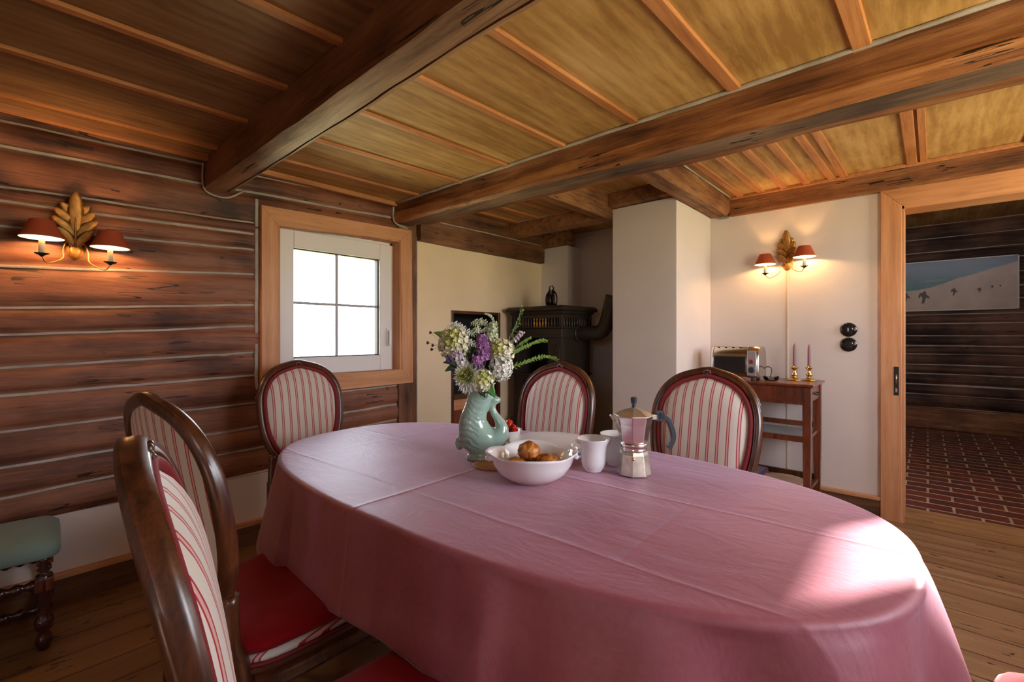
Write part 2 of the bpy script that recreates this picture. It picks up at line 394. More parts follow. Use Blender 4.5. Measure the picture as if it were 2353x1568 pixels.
# table frame: cloth rotated a little in the room
TC = Vector((-1.090, 1.205, 0)); TR = R(2.6)
def cloth_mat():
    m, t, b = newmat('mauve_tablecloth')
    c = t.nodes.new('ShaderNodeTexCoord'); s = t.nodes.new('ShaderNodeSeparateXYZ'); t.links.new(c.outputs['Object'], s.inputs[0])
    X, Y = s.outputs['X'], s.outputs['Y']
    n1 = noise_(t, coords(t), 3.2, 4, 0.55); fine = noise_(t, coords(t, (1, 1, 1)), 70, 5, 0.7)
    weave = noise_(t, coords(t, (260, 900, 400)), 1.0, 2)
    col = ramp(t, math_(t, 'ADD', math_(t, 'MULTIPLY', n1, 0.6), math_(t, 'MULTIPLY', fine, 0.4)), [(0.3, (0.310,0.075,0.100)), (0.7, (0.430,0.130,0.165))])
    t.links.new(col, b.inputs['Base Color']); b.inputs['Roughness'].default_value = 0.5; b.inputs['Specular IOR Level'].default_value = 0.6
    b.inputs['Sheen Weight'].default_value = 0.6; b.inputs['Sheen Roughness'].default_value = 0.35; b.inputs['Sheen Tint'].default_value = (0.80, 0.78, 1.0, 1)
    wob = math_(t, 'MULTIPLY', math_(t, 'SUBTRACT', noise_(t, coords(t), 2.5, 2), 0.5), 0.03)
    def line(v, at, w, rng=None, other=None):
        d = math_(t, 'ABSOLUTE', math_(t, 'ADD', math_(t, 'SUBTRACT', v, at), wob))
        r = math_(t, 'DIVIDE', 1.0, math_(t, 'ADD', 1.0, math_(t, 'POWER', math_(t, 'DIVIDE', d, w), 2.0)))
        if rng:
            r = math_(t, 'MULTIPLY', r, math_(t, 'MULTIPLY', math_(t, 'GREATER_THAN', other, rng[0]), math_(t, 'LESS_THAN', other, rng[1])))
        return r
    h = math_(t, 'MULTIPLY', n1, 0.8)
    for v, at, w, k, rng, oth in ((Y, -0.375, .007, .8, None, X), (Y, 0.045, .006, .7, None, X),
                             (X, -0.09, .007, 1.0, None, Y), (X, 0.60, .008, .6, (-.4, .1), Y), (X, -0.72, .006, .4, None, Y)):
        h = math_(t, 'ADD', h, math_(t, 'MULTIPLY', line(v, at, w, rng, oth), k*.7))
    wr = noise_(t, coords(t, (3, 7, 3)), 1.6, 4, 0.6, 1.2)
    h = math_(t, 'ADD', h, math_(t, 'MULTIPLY', wr, 1.0))
    h = math_(t, 'ADD', h, math_(t, 'MULTIPLY', weave, 0.05))
    bump(t, b, h, 0.55, 0.006)
    return m
M['cloth'] = cloth_mat()

# =================================================================== THE ROOM
LX = -2.99; BY = 4.02
def nz(x, y, z, s=1.0): return noise.noise(Vector((x*s, y*s, z*s)))

# ---- log wall on the left (one mesh: hewn logs and the grey caulking between them)
ZL0 = [.395,.530,.664,.819,.978,1.102,1.242,1.361,1.548,1.720,1.829,1.895,2.067,2.177,2.30]
ZL1 = [.420,.565,.692,.841,1.005,1.141,1.295,1.425,1.604,1.755,1.846,1.917,2.100,2.204,2.30]
def log_wall():
    mb = MB(); ys = [SY + i*0.025 for i in range(int((2.06-SY)/0.025)+1)]
    def zl(k, y):
        t = (y)/1.02; z = ZL0[k] + (ZL1[k]-ZL0[k])*t
        return z + 0.006*nz(y, k*7.3, 0, 1.6) + 0.003*nz(y, k*3.1, 5, 6)
    G = 0.0055
    rows = []   # each row: function y -> (x, z), material of band above
    for k in range(len(ZL0)-1):
        n = 9
        for i in range(n):
            t = i/(n-1)
            def fn(y, k=k, t=t):
                z0 = zl(k, y)+G; z1 = zl(k+1, y)-G; z = z0+(z1-z0)*t
                bulge = 0.020*(1-abs(2*t-1)**3.2) + 0.004*math.sin(k*2.7)
                x = LX - 0.012 + bulge + 0.006*nz(y, z, k, 3) + 0.003*nz(y*.6, z, k, 22)
                return x, z
            rows.append((fn, 0 if i < n-1 else 1))
        if k < len(ZL0)-2:
            rows.append((lambda y, k=k: (LX-0.001+0.003*nz(y, k, 1, 12), zl(k+1, y)+0.001), 1))
    nr = len(rows); vs = []
    for y in ys:
        for fn, _ in rows:
            x, z = fn(y); vs.append((x, y, z))
    fs = [[], []]
    for a in range(len(ys)-1):
        for r in range(nr-1):
            yc = ys[a]+.0125; zc = vs[a*nr+r][2]
            if 1.10 < yc < 2.06 and 0.93 < zc < 1.975: continue
            fs[rows[r][1]].append((a*nr+r, (a+1)*nr+r, (a+1)*nr+r+1, a*nr+r+1))
    b = len(mb.v); mb.v += vs
    for mi in (0, 1):
        for f in fs[mi]: mb.f.append(f); mb.m.append(mi); mb.sm.append(True)
    return mb
wl = struct(log_wall().build('wall_left', [M['log'], M['chink']], recalc=False))
def wall_holes(mb, axis, a0, a1, u0, u1, z0, z1, holes, mi=0):
    us = sorted({u0, u1, *[h[0] for h in holes], *[h[1] for h in holes]}); zs = sorted({z0, z1, *[h[2] for h in holes], *[h[3] for h in holes]})
    for i in range(len(us)-1):
        for j in range(len(zs)-1):
            uc = (us[i]+us[i+1])/2; zc = (zs[j]+zs[j+1])/2
            if any(h[0] < uc < h[1] and h[2] < zc < h[3] for h in holes): continue
            if axis == 'x': mb.box(a0, a1, us[i], us[i+1], zs[j], zs[j+1], mi)
            else: mb.box(us[i], us[i+1], a0, a1, zs[j], zs[j+1], mi)
mb = MB(); wall_holes(mb, 'x', LX-.24, LX-.02, SY-.2, 2.06, 0, 2.5, [(1.10, 2.05, .93, 1.97)])
mb.box(LX-.02, LX, SY, 2.06, 0, .41)
struct(mb.build('plaster_wall_base', M['plaster'])) .name = 'wall_left_base'
mb = MB().box(LX-.02, LX+.012, 1.018, 1.036, .86, 2.06)
struct(mb.build('trim_1', M['chink'], bevel=.003))
# corner post between the log wall and the plaster
mb = MB().box(LX-.05, LX+.018, 2.02, 2.185, 0, 2.10)
struct(mb.build('trim_2', wood('corner_post_wood', (0.050,0.020,0.010), (0.170,0.070,0.030), (0.320,0.150,0.070), 'z', 0.9, 11, 0.55, 0.9, 0.5, bmp=.7, seed=16), bevel=.006))
struct(MB().box(LX-.02, LX+.012, 2.185, 2.196, 0, 2.02).build('trim_3', M['chink'], bevel=.003))
# plaster with warm bounce painted in, beyond the window, with the tall dark recess
NY0, NY1, NZ0, NZ1 = 2.552, 3.143, .16, 1.452
mb = MB(); wall_holes(mb, 'x', LX-.24, LX, 2.06, BY+.2, 0, 2.5, [(NY0, NY1, NZ0, NZ1)])
struct(mb.build('wall_alcove', M['plaster_warm_bounce']))
rec = empty('wall_recess', (LX-.1, 2.85, NZ0), 0)
rec.location = (0, 0, 0); rec['kind'] = 'structure'
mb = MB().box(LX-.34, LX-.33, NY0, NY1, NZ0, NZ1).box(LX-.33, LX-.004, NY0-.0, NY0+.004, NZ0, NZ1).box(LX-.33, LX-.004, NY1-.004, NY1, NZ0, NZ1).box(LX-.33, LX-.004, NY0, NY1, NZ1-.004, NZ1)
mb.build('recess_lining', plain('black_lining', (0.006,0.005,0.008), 0.8), rec)  # lining coloured near-black all over
mb = MB(); t_ = .022
mb.box(LX-.03, LX+.008, NY0-.004, NY0+t_, NZ0, NZ1+.004).box(LX-.03, LX+.008, NY1-t_, NY1+.004, NZ0, NZ1+.004).box(LX-.03, LX+.008, NY0+t_, NY1-t_, NZ1-t_, NZ1+.004)
mb.build('recess_frame', M['walnut'], rec, bevel=.003)
MB().box(LX-.30, LX-.012, NY0+t_, NY1-t_, .600, .690).build('shelf_board', M['pine_y'], rec, bevel=.004)
MB().box(LX-.30, LX-.015, NY0+t_, NY1-t_, NZ0, .600).build('lower_panel', M['mahogany'], rec, bevel=.004)
# back wall with the doorway
DX0 = -0.118
mb = MB(); wall_holes(mb, 'y', BY, BY+.17, LX-.2, EX+.2, 0, 2.55, [(DX0, .95, -0.01, 2.080)])
struct(mb.build('wall_back', M['plaster']))
struct(MB().box(LX, -2.66, 3.775, BY, 0, 2.14).build('wall_alcove_corner', M['plaster']))
struct(MB().box(-1.893, -1.363, 3.31, BY, 0, 2.262).build('wall_chimney', M['plaster'], bevel=.006))
# walls behind and beside the camera, with the windows that light the room
mb = MB(); wall_holes(mb, 'x', EX, EX+.2, SY-.2, BY+.2, 0, 2.55, [(3.20, 3.97, 1.28, 2.12), (.95, 2.10, .95, 2.05)])
struct(mb.build('wall_right', M['plaster']))
mb = MB(); wall_holes(mb, 'y', SY-.2, SY, LX-.2, EX, 0, 2.55, [(.4, .9, 1.5, 2.05)])
struct(mb.build('wall_front', M['plaster']))
# floor
struct(MB().box(LX-.2, EX+.2, SY-.2, BY+.17, -.08, 0).build('floor', M['floor']))

# skirtings
def skirting(name, axis, at, side, u0, u1, mdark, mtop):
    o = empty(name, (0, 0, 0)); struct(o)
    a, b_ = sorted((at, at+side*.022)); c, d = sorted((at, at+side*.030))
    mb = MB(); mt = MB()
    if axis == 'x': mb.box(a, b_, u0, u1, 0, .118); mt.box(c, d, u0, u1, .118, .146)
    else: mb.box(u0, u1, a, b_, 0, .118); mt.box(u0, u1, c, d, .118, .146)
    mb.build('skirting_board', mdark, o, bevel=.002); mt.build('top_moulding', mtop, o, bevel=.005)
skirting('baseboard_left', 'x', LX, 1, SY, 2.02, M['skirt_y'], M['pine_y'])
skirting('baseboard_alcove', 'x', LX, 1, 2.19, 2.53, M['skirt_y'], M['pine_y'])
skirting('baseboard_back', 'y', BY, -1, -1.363, -.238, M['skirt_x'], M['pine_x'])

# ---- the window in the log wall
w1 = empty('window_1', (0, 0, 0)); struct(w1)
X0, X1 = LX-.02, LX+.045
OTL, OTR, OBR, OBL = (1.042, 2.020), (2.118, 2.048), (2.130, .880), (1.042, .868)
ITL, ITR, IBR, IBL = (1.138, 1.912), (2.015, 1.958), (2.030, .988), (1.150, .975)
def yzprism(mb, poly, x0, x1, mi=0):
    n = len(poly); vs = [(x0, y, z) for y, z in poly] + [(x1, y, z) for y, z in poly]
    mb.add(vs, [tuple(range(n)), tuple(reversed(range(n, 2*n)))] + [(i, n+i, n+(i+1) % n, (i+1) % n) for i in range(n)], mi)
mb = MB(); yzprism(mb, [OTL, ITL, IBL, OBL], X0, X1); yzprism(mb, [OTR, ITR, IBR, OBR], X0, X1)
mb.build('window_casing', M['pine_z'], w1, bevel=.002)
mb = MB(); yzprism(mb, [OTL, OTR, ITR, ITL], X0, X1); yzprism(mb, [OBL, OBR, IBR, IBL], X0, X1)
mb.build('window_casing', M['pine_y'], w1, bevel=.002)
mb = MB(); e_ = .012
mb.box(X0-.20, X1-.006, 1.120, 1.150, .94, 1.95).box(X0-.20, X1-.006, 2.012, 2.042, .95, 2.0)
mb.box(X0-.20, X1-.006, 1.13, 2.03, 1.945, 1.97).box(X0-.20, X1-.006, 1.13, 2.03, .955, .982)
mb.build('window_reveal', M['pine_z'], w1)
fx0, fx1 = LX-.10, LX-.035
mb = MB()
mb.box(fx0, fx1-.02, 1.150, 1.180, .985, 1.945).box(fx0, fx1-.02, 1.985, 2.012, .985, 1.945).box(fx0, fx1-.02, 1.15, 2.012, 1.925, 1.945)
mb.build('window_frame', M['upvc'], w1, bevel=.003)
sash = MB(); sx0, sx1 = LX-.11, LX-.030
sash.box(sx0, sx1, 1.172, 1.262, .985, 1.922).box(sx0, sx1, 1.890, 1.988, .985, 1.922).box(sx0, sx1, 1.262, 1.890, 1.808, 1.922).box(sx0, sx1, 1.262, 1.890, .985, 1.096)
sash = sash.build('window_sash', M['upvc'], w1, bevel=.006)
mb = MB(); g = .007
mb.box(sx0+.01, sx1-.028, 1.262, 1.262+g, 1.096, 1.808).box(sx0+.01, sx1-.028, 1.890-g, 1.890, 1.096, 1.808).box(sx0+.01, sx1-.028, 1.262, 1.89, 1.808-g, 1.808).box(sx0+.01, sx1-.028, 1.262, 1.89, 1.096, 1.096+g)
mb.build('gasket', M['black_gasket'], sash)
MB().box(sx0+.025, sx0+.031, 1.262, 1.890, 1.096, 1.808).build('window_pane', M['glass'], w1)
mb = MB(); mb.box(sx0+.031, sx0+.046, 1.560, 1.578, 1.096, 1.808).box(sx0+.031, sx0+.046, 1.262, 1.560, 1.447, 1.464).box(sx0+.031, sx0+.046, 1.578, 1.890, 1.447, 1.464)
mb.build('glazing_bar', plain('grey_glazing_bar', (.42,.42,.46), .5), w1, bevel=.003)
h = MB().box(sx1, sx1+.014, 1.938, 1.962, 1.19, 1.30).box(sx1+.014, sx1+.034, 1.943, 1.957, 1.262, 1.276)
h.box(sx1+.030, sx1+.044, 1.941, 1.959, 1.165, 1.285)
h.build('window_handle', plain('white_handle', (.85,.85,.83), .25), w1, bevel=.004)
MB().tube([(sx1-.004, 1.165, 1.86), (sx1-.004, 1.165, 1.915)], .008, 8).build('hinge', M['steel'], w1)

# ---- doorway: casing, lining, threshold
d1 = empty('door_1', (0, 0, 0)); struct(d1)
CX0, CX1 = -.238, -.128
def xzprism(mb, poly, y0, y1, mi=0):
    n = len(poly); vs = [(x, y0, z) for x, z in poly] + [(x, y1, z) for x, z in poly]
    mb.add(vs, [tuple(range(n)), tuple(reversed(range(n, 2*n)))] + [(i, (i+1) % n, n+(i+1) % n, n+i) for i in range(n)], mi)
mb = MB(); xzprism(mb, [(CX0, 0), (CX0, 2.222), (CX1, 2.105), (CX1, 0)], BY-.032, BY+.002)
mb.build('door_casing', M['pine_z'], d1, bevel=.003)
mb = MB(); xzprism(mb, [(CX0, 2.222), (1.10, 2.228), (1.10, 2.105), (CX1, 2.105)], BY-.032, BY+.002)
mb.build('door_casing', M['pine_x'], d1, bevel=.003)
MB().box(CX1-.004, DX0+.004, BY-.028, BY+.185, 0, 2.10).build('door_lining', M['pine_z'], d1, bevel=.002)
MB().box(CX1, .96, BY-.028, BY+.185, 2.078, 2.108).build('door_lining', M['pine_x'], d1, bevel=.002)
dp = MB().box(-.168, -.142, BY-.036, BY-.031, .845, 1.035)
dp = dp.build('latch_plate', M['iron'], d1, bevel=.002)
MB().tube([(-.155, BY-.040, .92), (-.155, BY-.048, .955), (-.155, BY-.040, .985)], .004, 6).box(-.160, -.150, BY-.038, BY-.036, .865, .89).build('latch_pull', M['steel'], dp)
MB().box(-.135, .95, BY-.02, BY+.20, 0, .050).build('threshold', wood('threshold_pine', (0.220,0.100,0.040), (0.380,0.200,0.080), (0.500,0.300,0.130), 'x', .8, 12, .45, .4, .4, bmp=.3, seed=18), d1, bevel=.004)

# ---- the next room, seen through the doorway
struct(MB().box(-1.7, 1.30, BY+.17, 8.4, -.08, .03).build('floor_next_room', M['brick']))
mb = MB(); FY = 8.2
xs = [-1.7 + i*.06 for i in range(51)]
zf = [.30, .47, .60, .74, .86, 1.0, 1.11, 1.24, 1.40, 1.52, 1.70, 1.85, 2.02, 2.20, 2.34, 2.52, 2.70]
rows = []
for k in range(len(zf)-1):
    for i in range(7):
        t = i/6
        rows.append((lambda x, k=k, t=t: (FY - .028*(1-abs(2*t-1)**3) - .006*nz(x, k*3, t, 3), (zf[k]+.006)*(1-t) + (zf[k+1]-.006)*t + .008*nz(x, k*5, 0, 1.3)), 0 if i < 6 else 1))
    rows.append((lambda x, k=k: (FY-.008, zf[k+1] + .008*nz(x, k*5+5, 0, 1.3)), 1))
nr = len(rows)
vs = []
for x in xs:
    for fn, _ in rows:
        y, z = fn(x); vs.append((x, y, z))
mb.v += vs
for a in range(len(xs)-1):
    for r in range(nr-1):
        mb.f.append((a*nr+r, (a+1)*nr+r, (a+1)*nr+r+1, a*nr+r+1)); mb.m.append(rows[r][1]); mb.sm.append(True)
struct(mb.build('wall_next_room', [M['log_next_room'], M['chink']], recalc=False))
mb = MB().box(-1.9, 1.35, FY+.02, FY+.2, 0, 2.9); wall_holes(mb, 'x', -1.9, -1.7, BY+.17, FY+.1, 0, 2.9, [(4.5, 5.0, .4, 1.0)])
mb.box(1.25, 1.35, BY+.17, FY+.1, 0, 2.9)
struct(mb.build('wall_next_room_side', M['plaster']))
struct(MB().box(-1.7, 1.25, FY-.10, FY, .03, .30).build('baseboard_next_room', M['beam'], bevel=.01))
struct(MB().box(-1.9, 1.35, BY+.16, FY+.2, 2.7, 2.8).build('ceiling_next_room', M['board']))

# ---- ceiling boards, battens
ceil = empty('ceiling', (0, 0, 0)); struct(ceil)
mb = MB()
mb.box(LX-.2, EX+.2, SY-.2, .88, 2.236, 2.30, 1); mb.box(LX-.2, EX+.2, .88, 2.12, 2.236, 2.30)
mb.box(-1.93, EX+.2, 2.12, BY+.2, 2.37, 2.44); mb.box(LX-.2, -1.93, 2.12, BY+.2, 2.30, 2.37)
mb.box(LX-.2, EX+.2, 2.10, 2.14, 2.236, 2.44)
mb.build('ceiling_boards', [M['board'], wood('brown_ceiling_board', (0.170,0.085,0.038), (0.290,0.160,0.070), (0.400,0.245,0.120), 'y', 0.8, 6, 0.6, 0.15, 0.45, grain=0.9, bmp=0.3, seed=27, blotch=0.4, rings=0.20)], ceil)
def batten(xa, ya, xb, yb, z, w=.040, th=.014):
    n = 8; h = w/2; rings = []
    for i in range(n+1):
        t = i/n; x = xa+(xb-xa)*t; y = ya+(yb-ya)*t; k = 1+.06*nz(x, y, z, 4)
        rings.append([(x-h*k, y, z+.001), (x-h*k*.92, y, z-th), (x+h*k*.92, y, z-th), (x+h*k, y, z+.001)])
    MB().loft(rings, 0, False).build('batten', M['batten'], ceil, bevel=.002)
for xn, xf in ((-2.03,-1.90), (-2.42,-2.335), (-2.87,-2.78), (-1.62,-1.467), (-1.18,-1.05), (-.72,-.62), (-.28,-.2), (.18,.24), (.62,.66)):
    batten(xn, SY, xf, .80, 2.236, .036)
batten(LX+.03, SY, LX+.035, .78, 2.236, .040, .03)
for a_, b_, w_ in ((-1.052,-1.008,.038), (-.611,-.574,.050), (-.198,-.166,.056), (-1.458,-1.412,.036), (-1.867,-1.822,.034), (-2.305,-2.235,.032), (-2.70,-2.66,.032), (.26,.28,.05), (.70,.71,.05)):
    batten(a_, .95, b_, 2.0, 2.236, w_)
batten(LX+.03, .95, LX+.035, 2.0, 2.236, .040, .03)
for a_, b_, w_ in ((-1.13,-1.115,.05), (-.983,-.965,.05), (-.831,-.808,.045), (-.694,-.662,.05), (-.562,-.508,.045), (-.473,-.437,.045), (-.085,-.076,.055), (-.030,-.020,.035), (.44,.44,.06), (.86,.86,.06)):
    batten(a_, 2.25, b_, BY, 2.37, w_)
for x_ in (-2.15, -2.38, -2.62, -2.86): batten(x_, 2.2, x_+.02, 3.24, 2.30, .05)

# ---- beams
def beam(name, axis, prof, u0, u1, mats, fm, label, wob=.006, dz=None, seed=0, step=.05):
    """hewn beam: polygon profile lofted along an axis; fm gives the material slot of each side"""
    n = int((u1-u0)/step); rings = []; P = []
    L = len(prof)
    for i in range(L):       # subdivide every side so that the hewing shows
        a, b_ = prof[i], prof[(i+1) % L]; ns = max(1, int(math.dist(a, b_)/.03))
        for j in range(ns): P.append((a[0]+(b_[0]-a[0])*j/ns, a[1]+(b_[1]-a[1])*j/ns, fm[i]))
    mb = MB(); vs = []
    for k in range(n+1):
        u = u0 + (u1-u0)*k/n
        for a, z, _ in P:
            da = wob*nz(u*1.2, a*5+seed, z*5, 1.5) + wob*.5*nz(u, a*3, z*3+seed, 7); dzz = wob*nz(u*1.2, a*5, z*5+seed+9, 1.5) + wob*.5*nz(u+7, a*3, z*3+seed, 7)
            zz = z + dzz + (dz(u) if dz else 0)
            vs.append((u, a+da, zz) if axis == 'x' else (a+da, u, zz))
    m = len(P); mb.v += vs
    for k in range(n):
        for i in range(m):
            j = (i+1) % m
            mb.f.append((k*m+i, k*m+j, (k+1)*m+j, (k+1)*m+i)); mb.m.append(P[i][2]); mb.sm.append(True)
    mb.f.append(tuple(range(m))); mb.m.append(fm[0]); mb.sm.append(False)
    mb.f.append(tuple(range(n*m, n*m+m))); mb.m.append(fm[0]); mb.sm.append(False)
    o = mb.build(name, mats, sharp=35); struct(o); return tag(o, label)
beam('ceiling_beam', 'x', [(.765,2.245),(.758,2.060),(.800,2.046),(.862,2.058),(.868,2.090),(.876,2.064),(.905,2.080),(.975,2.150),(.995,2.245)], LX+.0, EX, [M['beam_dark'], M['beam_lit_under']], [0,1,1,0,0,1,1,1,1],
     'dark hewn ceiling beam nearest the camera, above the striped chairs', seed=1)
sag = lambda u: -.045*max(0, (u+3)/3.3)
beam('ceiling_beam', 'x', [(1.985,2.27),(1.984,2.165),(1.974,2.140),(1.980,2.105),(2.000,2.090),(2.115,2.085),(2.135,2.105),(2.14,2.27)], LX, EX, [M['beam'], M['beam_orange'], M['beam_grey']], [0,1,1,1,2,2,0,0],
     'orange brown hewn ceiling beam crossing the middle of the room', wob=.010, dz=sag, seed=3)
beam('ceiling_beam', 'x', [(2.142,2.27),(2.142,2.128),(2.150,2.122),(2.262,2.118),(2.27,2.138),(2.27,2.37)], LX, EX, [M['beam_grey'], M['beam']], [0,0,1,1,0,0],
     'greyish plank beam lying behind the middle ceiling beam', wob=.008, dz=sag, seed=5)
def caulk(name, pts, r=.009):
    P = crv(pts, 8); P = [p + Vector((0, 0, .003*nz(p.x, p.y, p.z, 9))) for p in P]
    return struct(MB().tube(P, [r*(1+.3*nz(p.x, p.y, 3, 14)) for p in P], 7).build(name, M['chink']))
caulk('trim_4', [(x_, 1.972, 2.228) for x_ in (-2.95, -2.2, -1.6, -1, -.4, .2, 1.1)], .010)
caulk('trim_5', [(LX+.015, 1.975, 2.23), (LX+.012, 1.975, 2.13), (LX+.014, 2.0, 2.085), (LX+.016, 2.10, 2.065)], .007)
caulk('trim_6', [(LX+.015, .75, 2.20), (LX+.014, .75, 2.08), (LX+.014, .78, 2.035), (LX+.016, .87, 2.03), (LX+.014, .96, 2.09)], .006)
# timbers round the alcove
beam('wall_plate', 'y', [(LX,1.985),(LX+.06,1.985),(LX+.06,2.155),(LX,2.155)], 2.19, 3.75, [M['plate']], [0]*4, 'dark brown plate log above the alcove wall', seed=7)
beam('wall_plate', 'y', [(LX,2.165),(LX+.045,2.165),(LX+.045,2.31),(LX,2.31)], 2.19, 3.75, [M['plate']], [0]*4, 'upper plate log right under the alcove ceiling', seed=8)
caulk('trim_7', [(LX+.052, y_, 2.16) for y_ in (2.2, 2.7, 3.2, 3.72)], .006)
beam('wall_plate', 'x', [(3.70,2.145),(3.78,2.145),(3.78,2.29),(3.70,2.29)], LX+.01, -2.60, [M['beam_y']], [0]*4, 'short stub of plate log in the alcove corner', seed=9)
beam('ceiling_beam', 'x', [(3.225,2.31),(3.225,2.175),(3.33,2.170),(3.36,2.20),(3.36,2.31)], LX, -1.90, [M['beam_y']], [0]*5, 'short hewn beam crossing the alcove above the stove', wob=.008, seed=10)
caulk('trim_8', [(x_, 3.218, 2.296) for x_ in (-2.9, -2.6, -2.3, -2.0)], .006)
beam('ceiling_beam', 'y', [(-1.99,2.38),(-1.99,2.185),(-1.90,2.180),(-1.885,2.20),(-1.885,2.38)], 2.26, 3.33, [M['beam_y']], [0]*5, 'cross beam running to the left edge of the white chimney', seed=11)
beam('ceiling_beam', 'x', [(3.235,2.38),(3.235,2.265),(3.38,2.262),(3.38,2.38)], -1.885, -1.36, [M['beam_y']], [0]*4, 'short yellowish timber on top of the white chimney', seed=12)
beam('ceiling_beam', 'y', [(-1.375,2.38),(-1.365,2.245),(-1.340,2.225),(-1.225,2.225),(-1.200,2.260),(-1.200,2.38)], 2.26, BY, [M['beam_y']], [0]*6, 'cross beam whose end meets the wall beside the chimney', seed=13)
caulk('trim_9', [(-1.192, 2.4, 2.362), (-1.192, 3.0, 2.362), (-1.192, 3.98, 2.362)], .006)
caulk('trim_10', [(-1.19, 4.012, 2.36), (-1.192, 4.012, 2.26), (-1.22, 4.012, 2.215), (-1.30, 4.012, 2.213)], .006)
beam('wall_plate', 'x', [(3.985,2.215),(BY,2.215),(BY,2.37),(3.985,2.37)], -1.20, EX, [M['beam']], [0]*4, 'dark plate log above the white wall and the doorway', seed=14)
struct(MB().box(-1.20, EX, 3.965, 3.99, 2.345, 2.37).build('trim_11', M['batten'], bevel=.004))

# =================================================================== TABLE AND CLOTH
TZ = 0.77; TA, TB, TE = 1.085, 0.565, 2.6
def sup(th, a, b, n=TE):
    c, s_ = math.cos(th), math.sin(th)
    r = (abs(c/a)**n + abs(s_/b)**n)**(-1/n); return r*c, r*s_
tbl = empty('dining_table', TC, TR, 'long oval dining table hidden under the mauve cloth', 'table')
mb = MB(); mb.loft([[(*sup(2*PI*i/96, TA-.02, TB-.02), z) for i in range(96)] for z in (TZ-.036, TZ-.012)], 0, False)
mb.build('tabletop', M['mahogany'], tbl)
mb = MB(); mb.loft([[(*sup(2*PI*i/64, TA-.25, TB-.16), z) for i in range(64)] for z in (TZ-.11, TZ-.036)], 0, False); mb.build('apron', M['mahogany'], tbl)
for a in (-1, 1):
    for b in (-1, 1):
        MB().lathe([(.034,0),(.036,.03),(.022,.06),(.024,.30),(.036,.42),(.026,.48),(.034,.60),(.034,.665)], (a*.66, b*.26, 0), 16).build('leg', M['mahogany'], tbl)
def cloth():
    n = 300; rings = []; mats = []
    TT = TZ + .0015
    def sag_(x, y): return 0
    for k in range(1, 34):
        q = k/33
        rings.append([(*[c*q for c in sup(2*PI*i/n, TA-.014, TB-.014)], TT + .0010*nz(q*3+i*.0, i*.05, 0, 1)) for i in range(n)])
    for k in range(1, 6):   # rounded edge
        a = k/5*PI/2; off = -.014 + .016*math.sin(a); z = TT - .016*(1-math.cos(a))
        rings.append([(*sup(2*PI*i/n, TA+off, TB+off), z) for i in range(n)])
    ND = 22; HANG = .272
    for k in range(1, ND+1):
        t = k/ND; ring = []
        for i in range(n):
            th = 2*PI*i/n; x, y = sup(th, TA+.002, TB+.002); nx, ny = x/TA**2, y/TB**2; l = math.hypot(nx, ny); nx /= l; ny /= l
            d = (th + PI) % (2*PI) - PI               # angle, 0 is the right end
            end = math.exp(-((d)/.55)**2) + math.exp(-((abs(d)-PI)/.5)**2)*.55
            near = math.exp(-((d+.60)/.42)**2)          # the corner towards the camera
            fold = end*(.020*math.sin(15*d+.7) + .010*math.sin(27*d+2)) + near*(.036*math.sin(19*d+1.0)+.018*math.sin(31*d)) + .005*math.sin(7*th+.5)
            flare = .030*t + .030*end*t + .030*near*t + (.03*t if abs(d) > 2.3 else 0)
            off = flare + fold*(t**.5)
            zz = TT - .016 - t*(HANG + .020*math.sin(2*th+.6)+.010*math.sin(5*th) + .02*near)
            tw = .012*near*math.sin(17*d)*t
            ring.append((x + nx*off - ny*tw, y + ny*off + nx*tw, zz))
        rings.append(ring)
    mb = MB(); mb.loft(rings, 0, True, True, False)
    # centre cap
    c = len(mb.v); mb.v.append((0, 0, TT))
    for i in range(n): mb.f.append((c, i, (i+1) % n)); mb.m.append(0); mb.sm.append(True)
    return mb
cl = cloth().build('tablecloth', M['cloth']); cl.location = TC; cl.rotation_euler = (0, 0, TR)
so = cl.modifiers.new('cloth_thickness', 'SOLIDIFY'); so.thickness = .0012; so.offset = 1
tag(cl, 'mauve pink cloth draped over the long oval dining table', 'tablecloth')

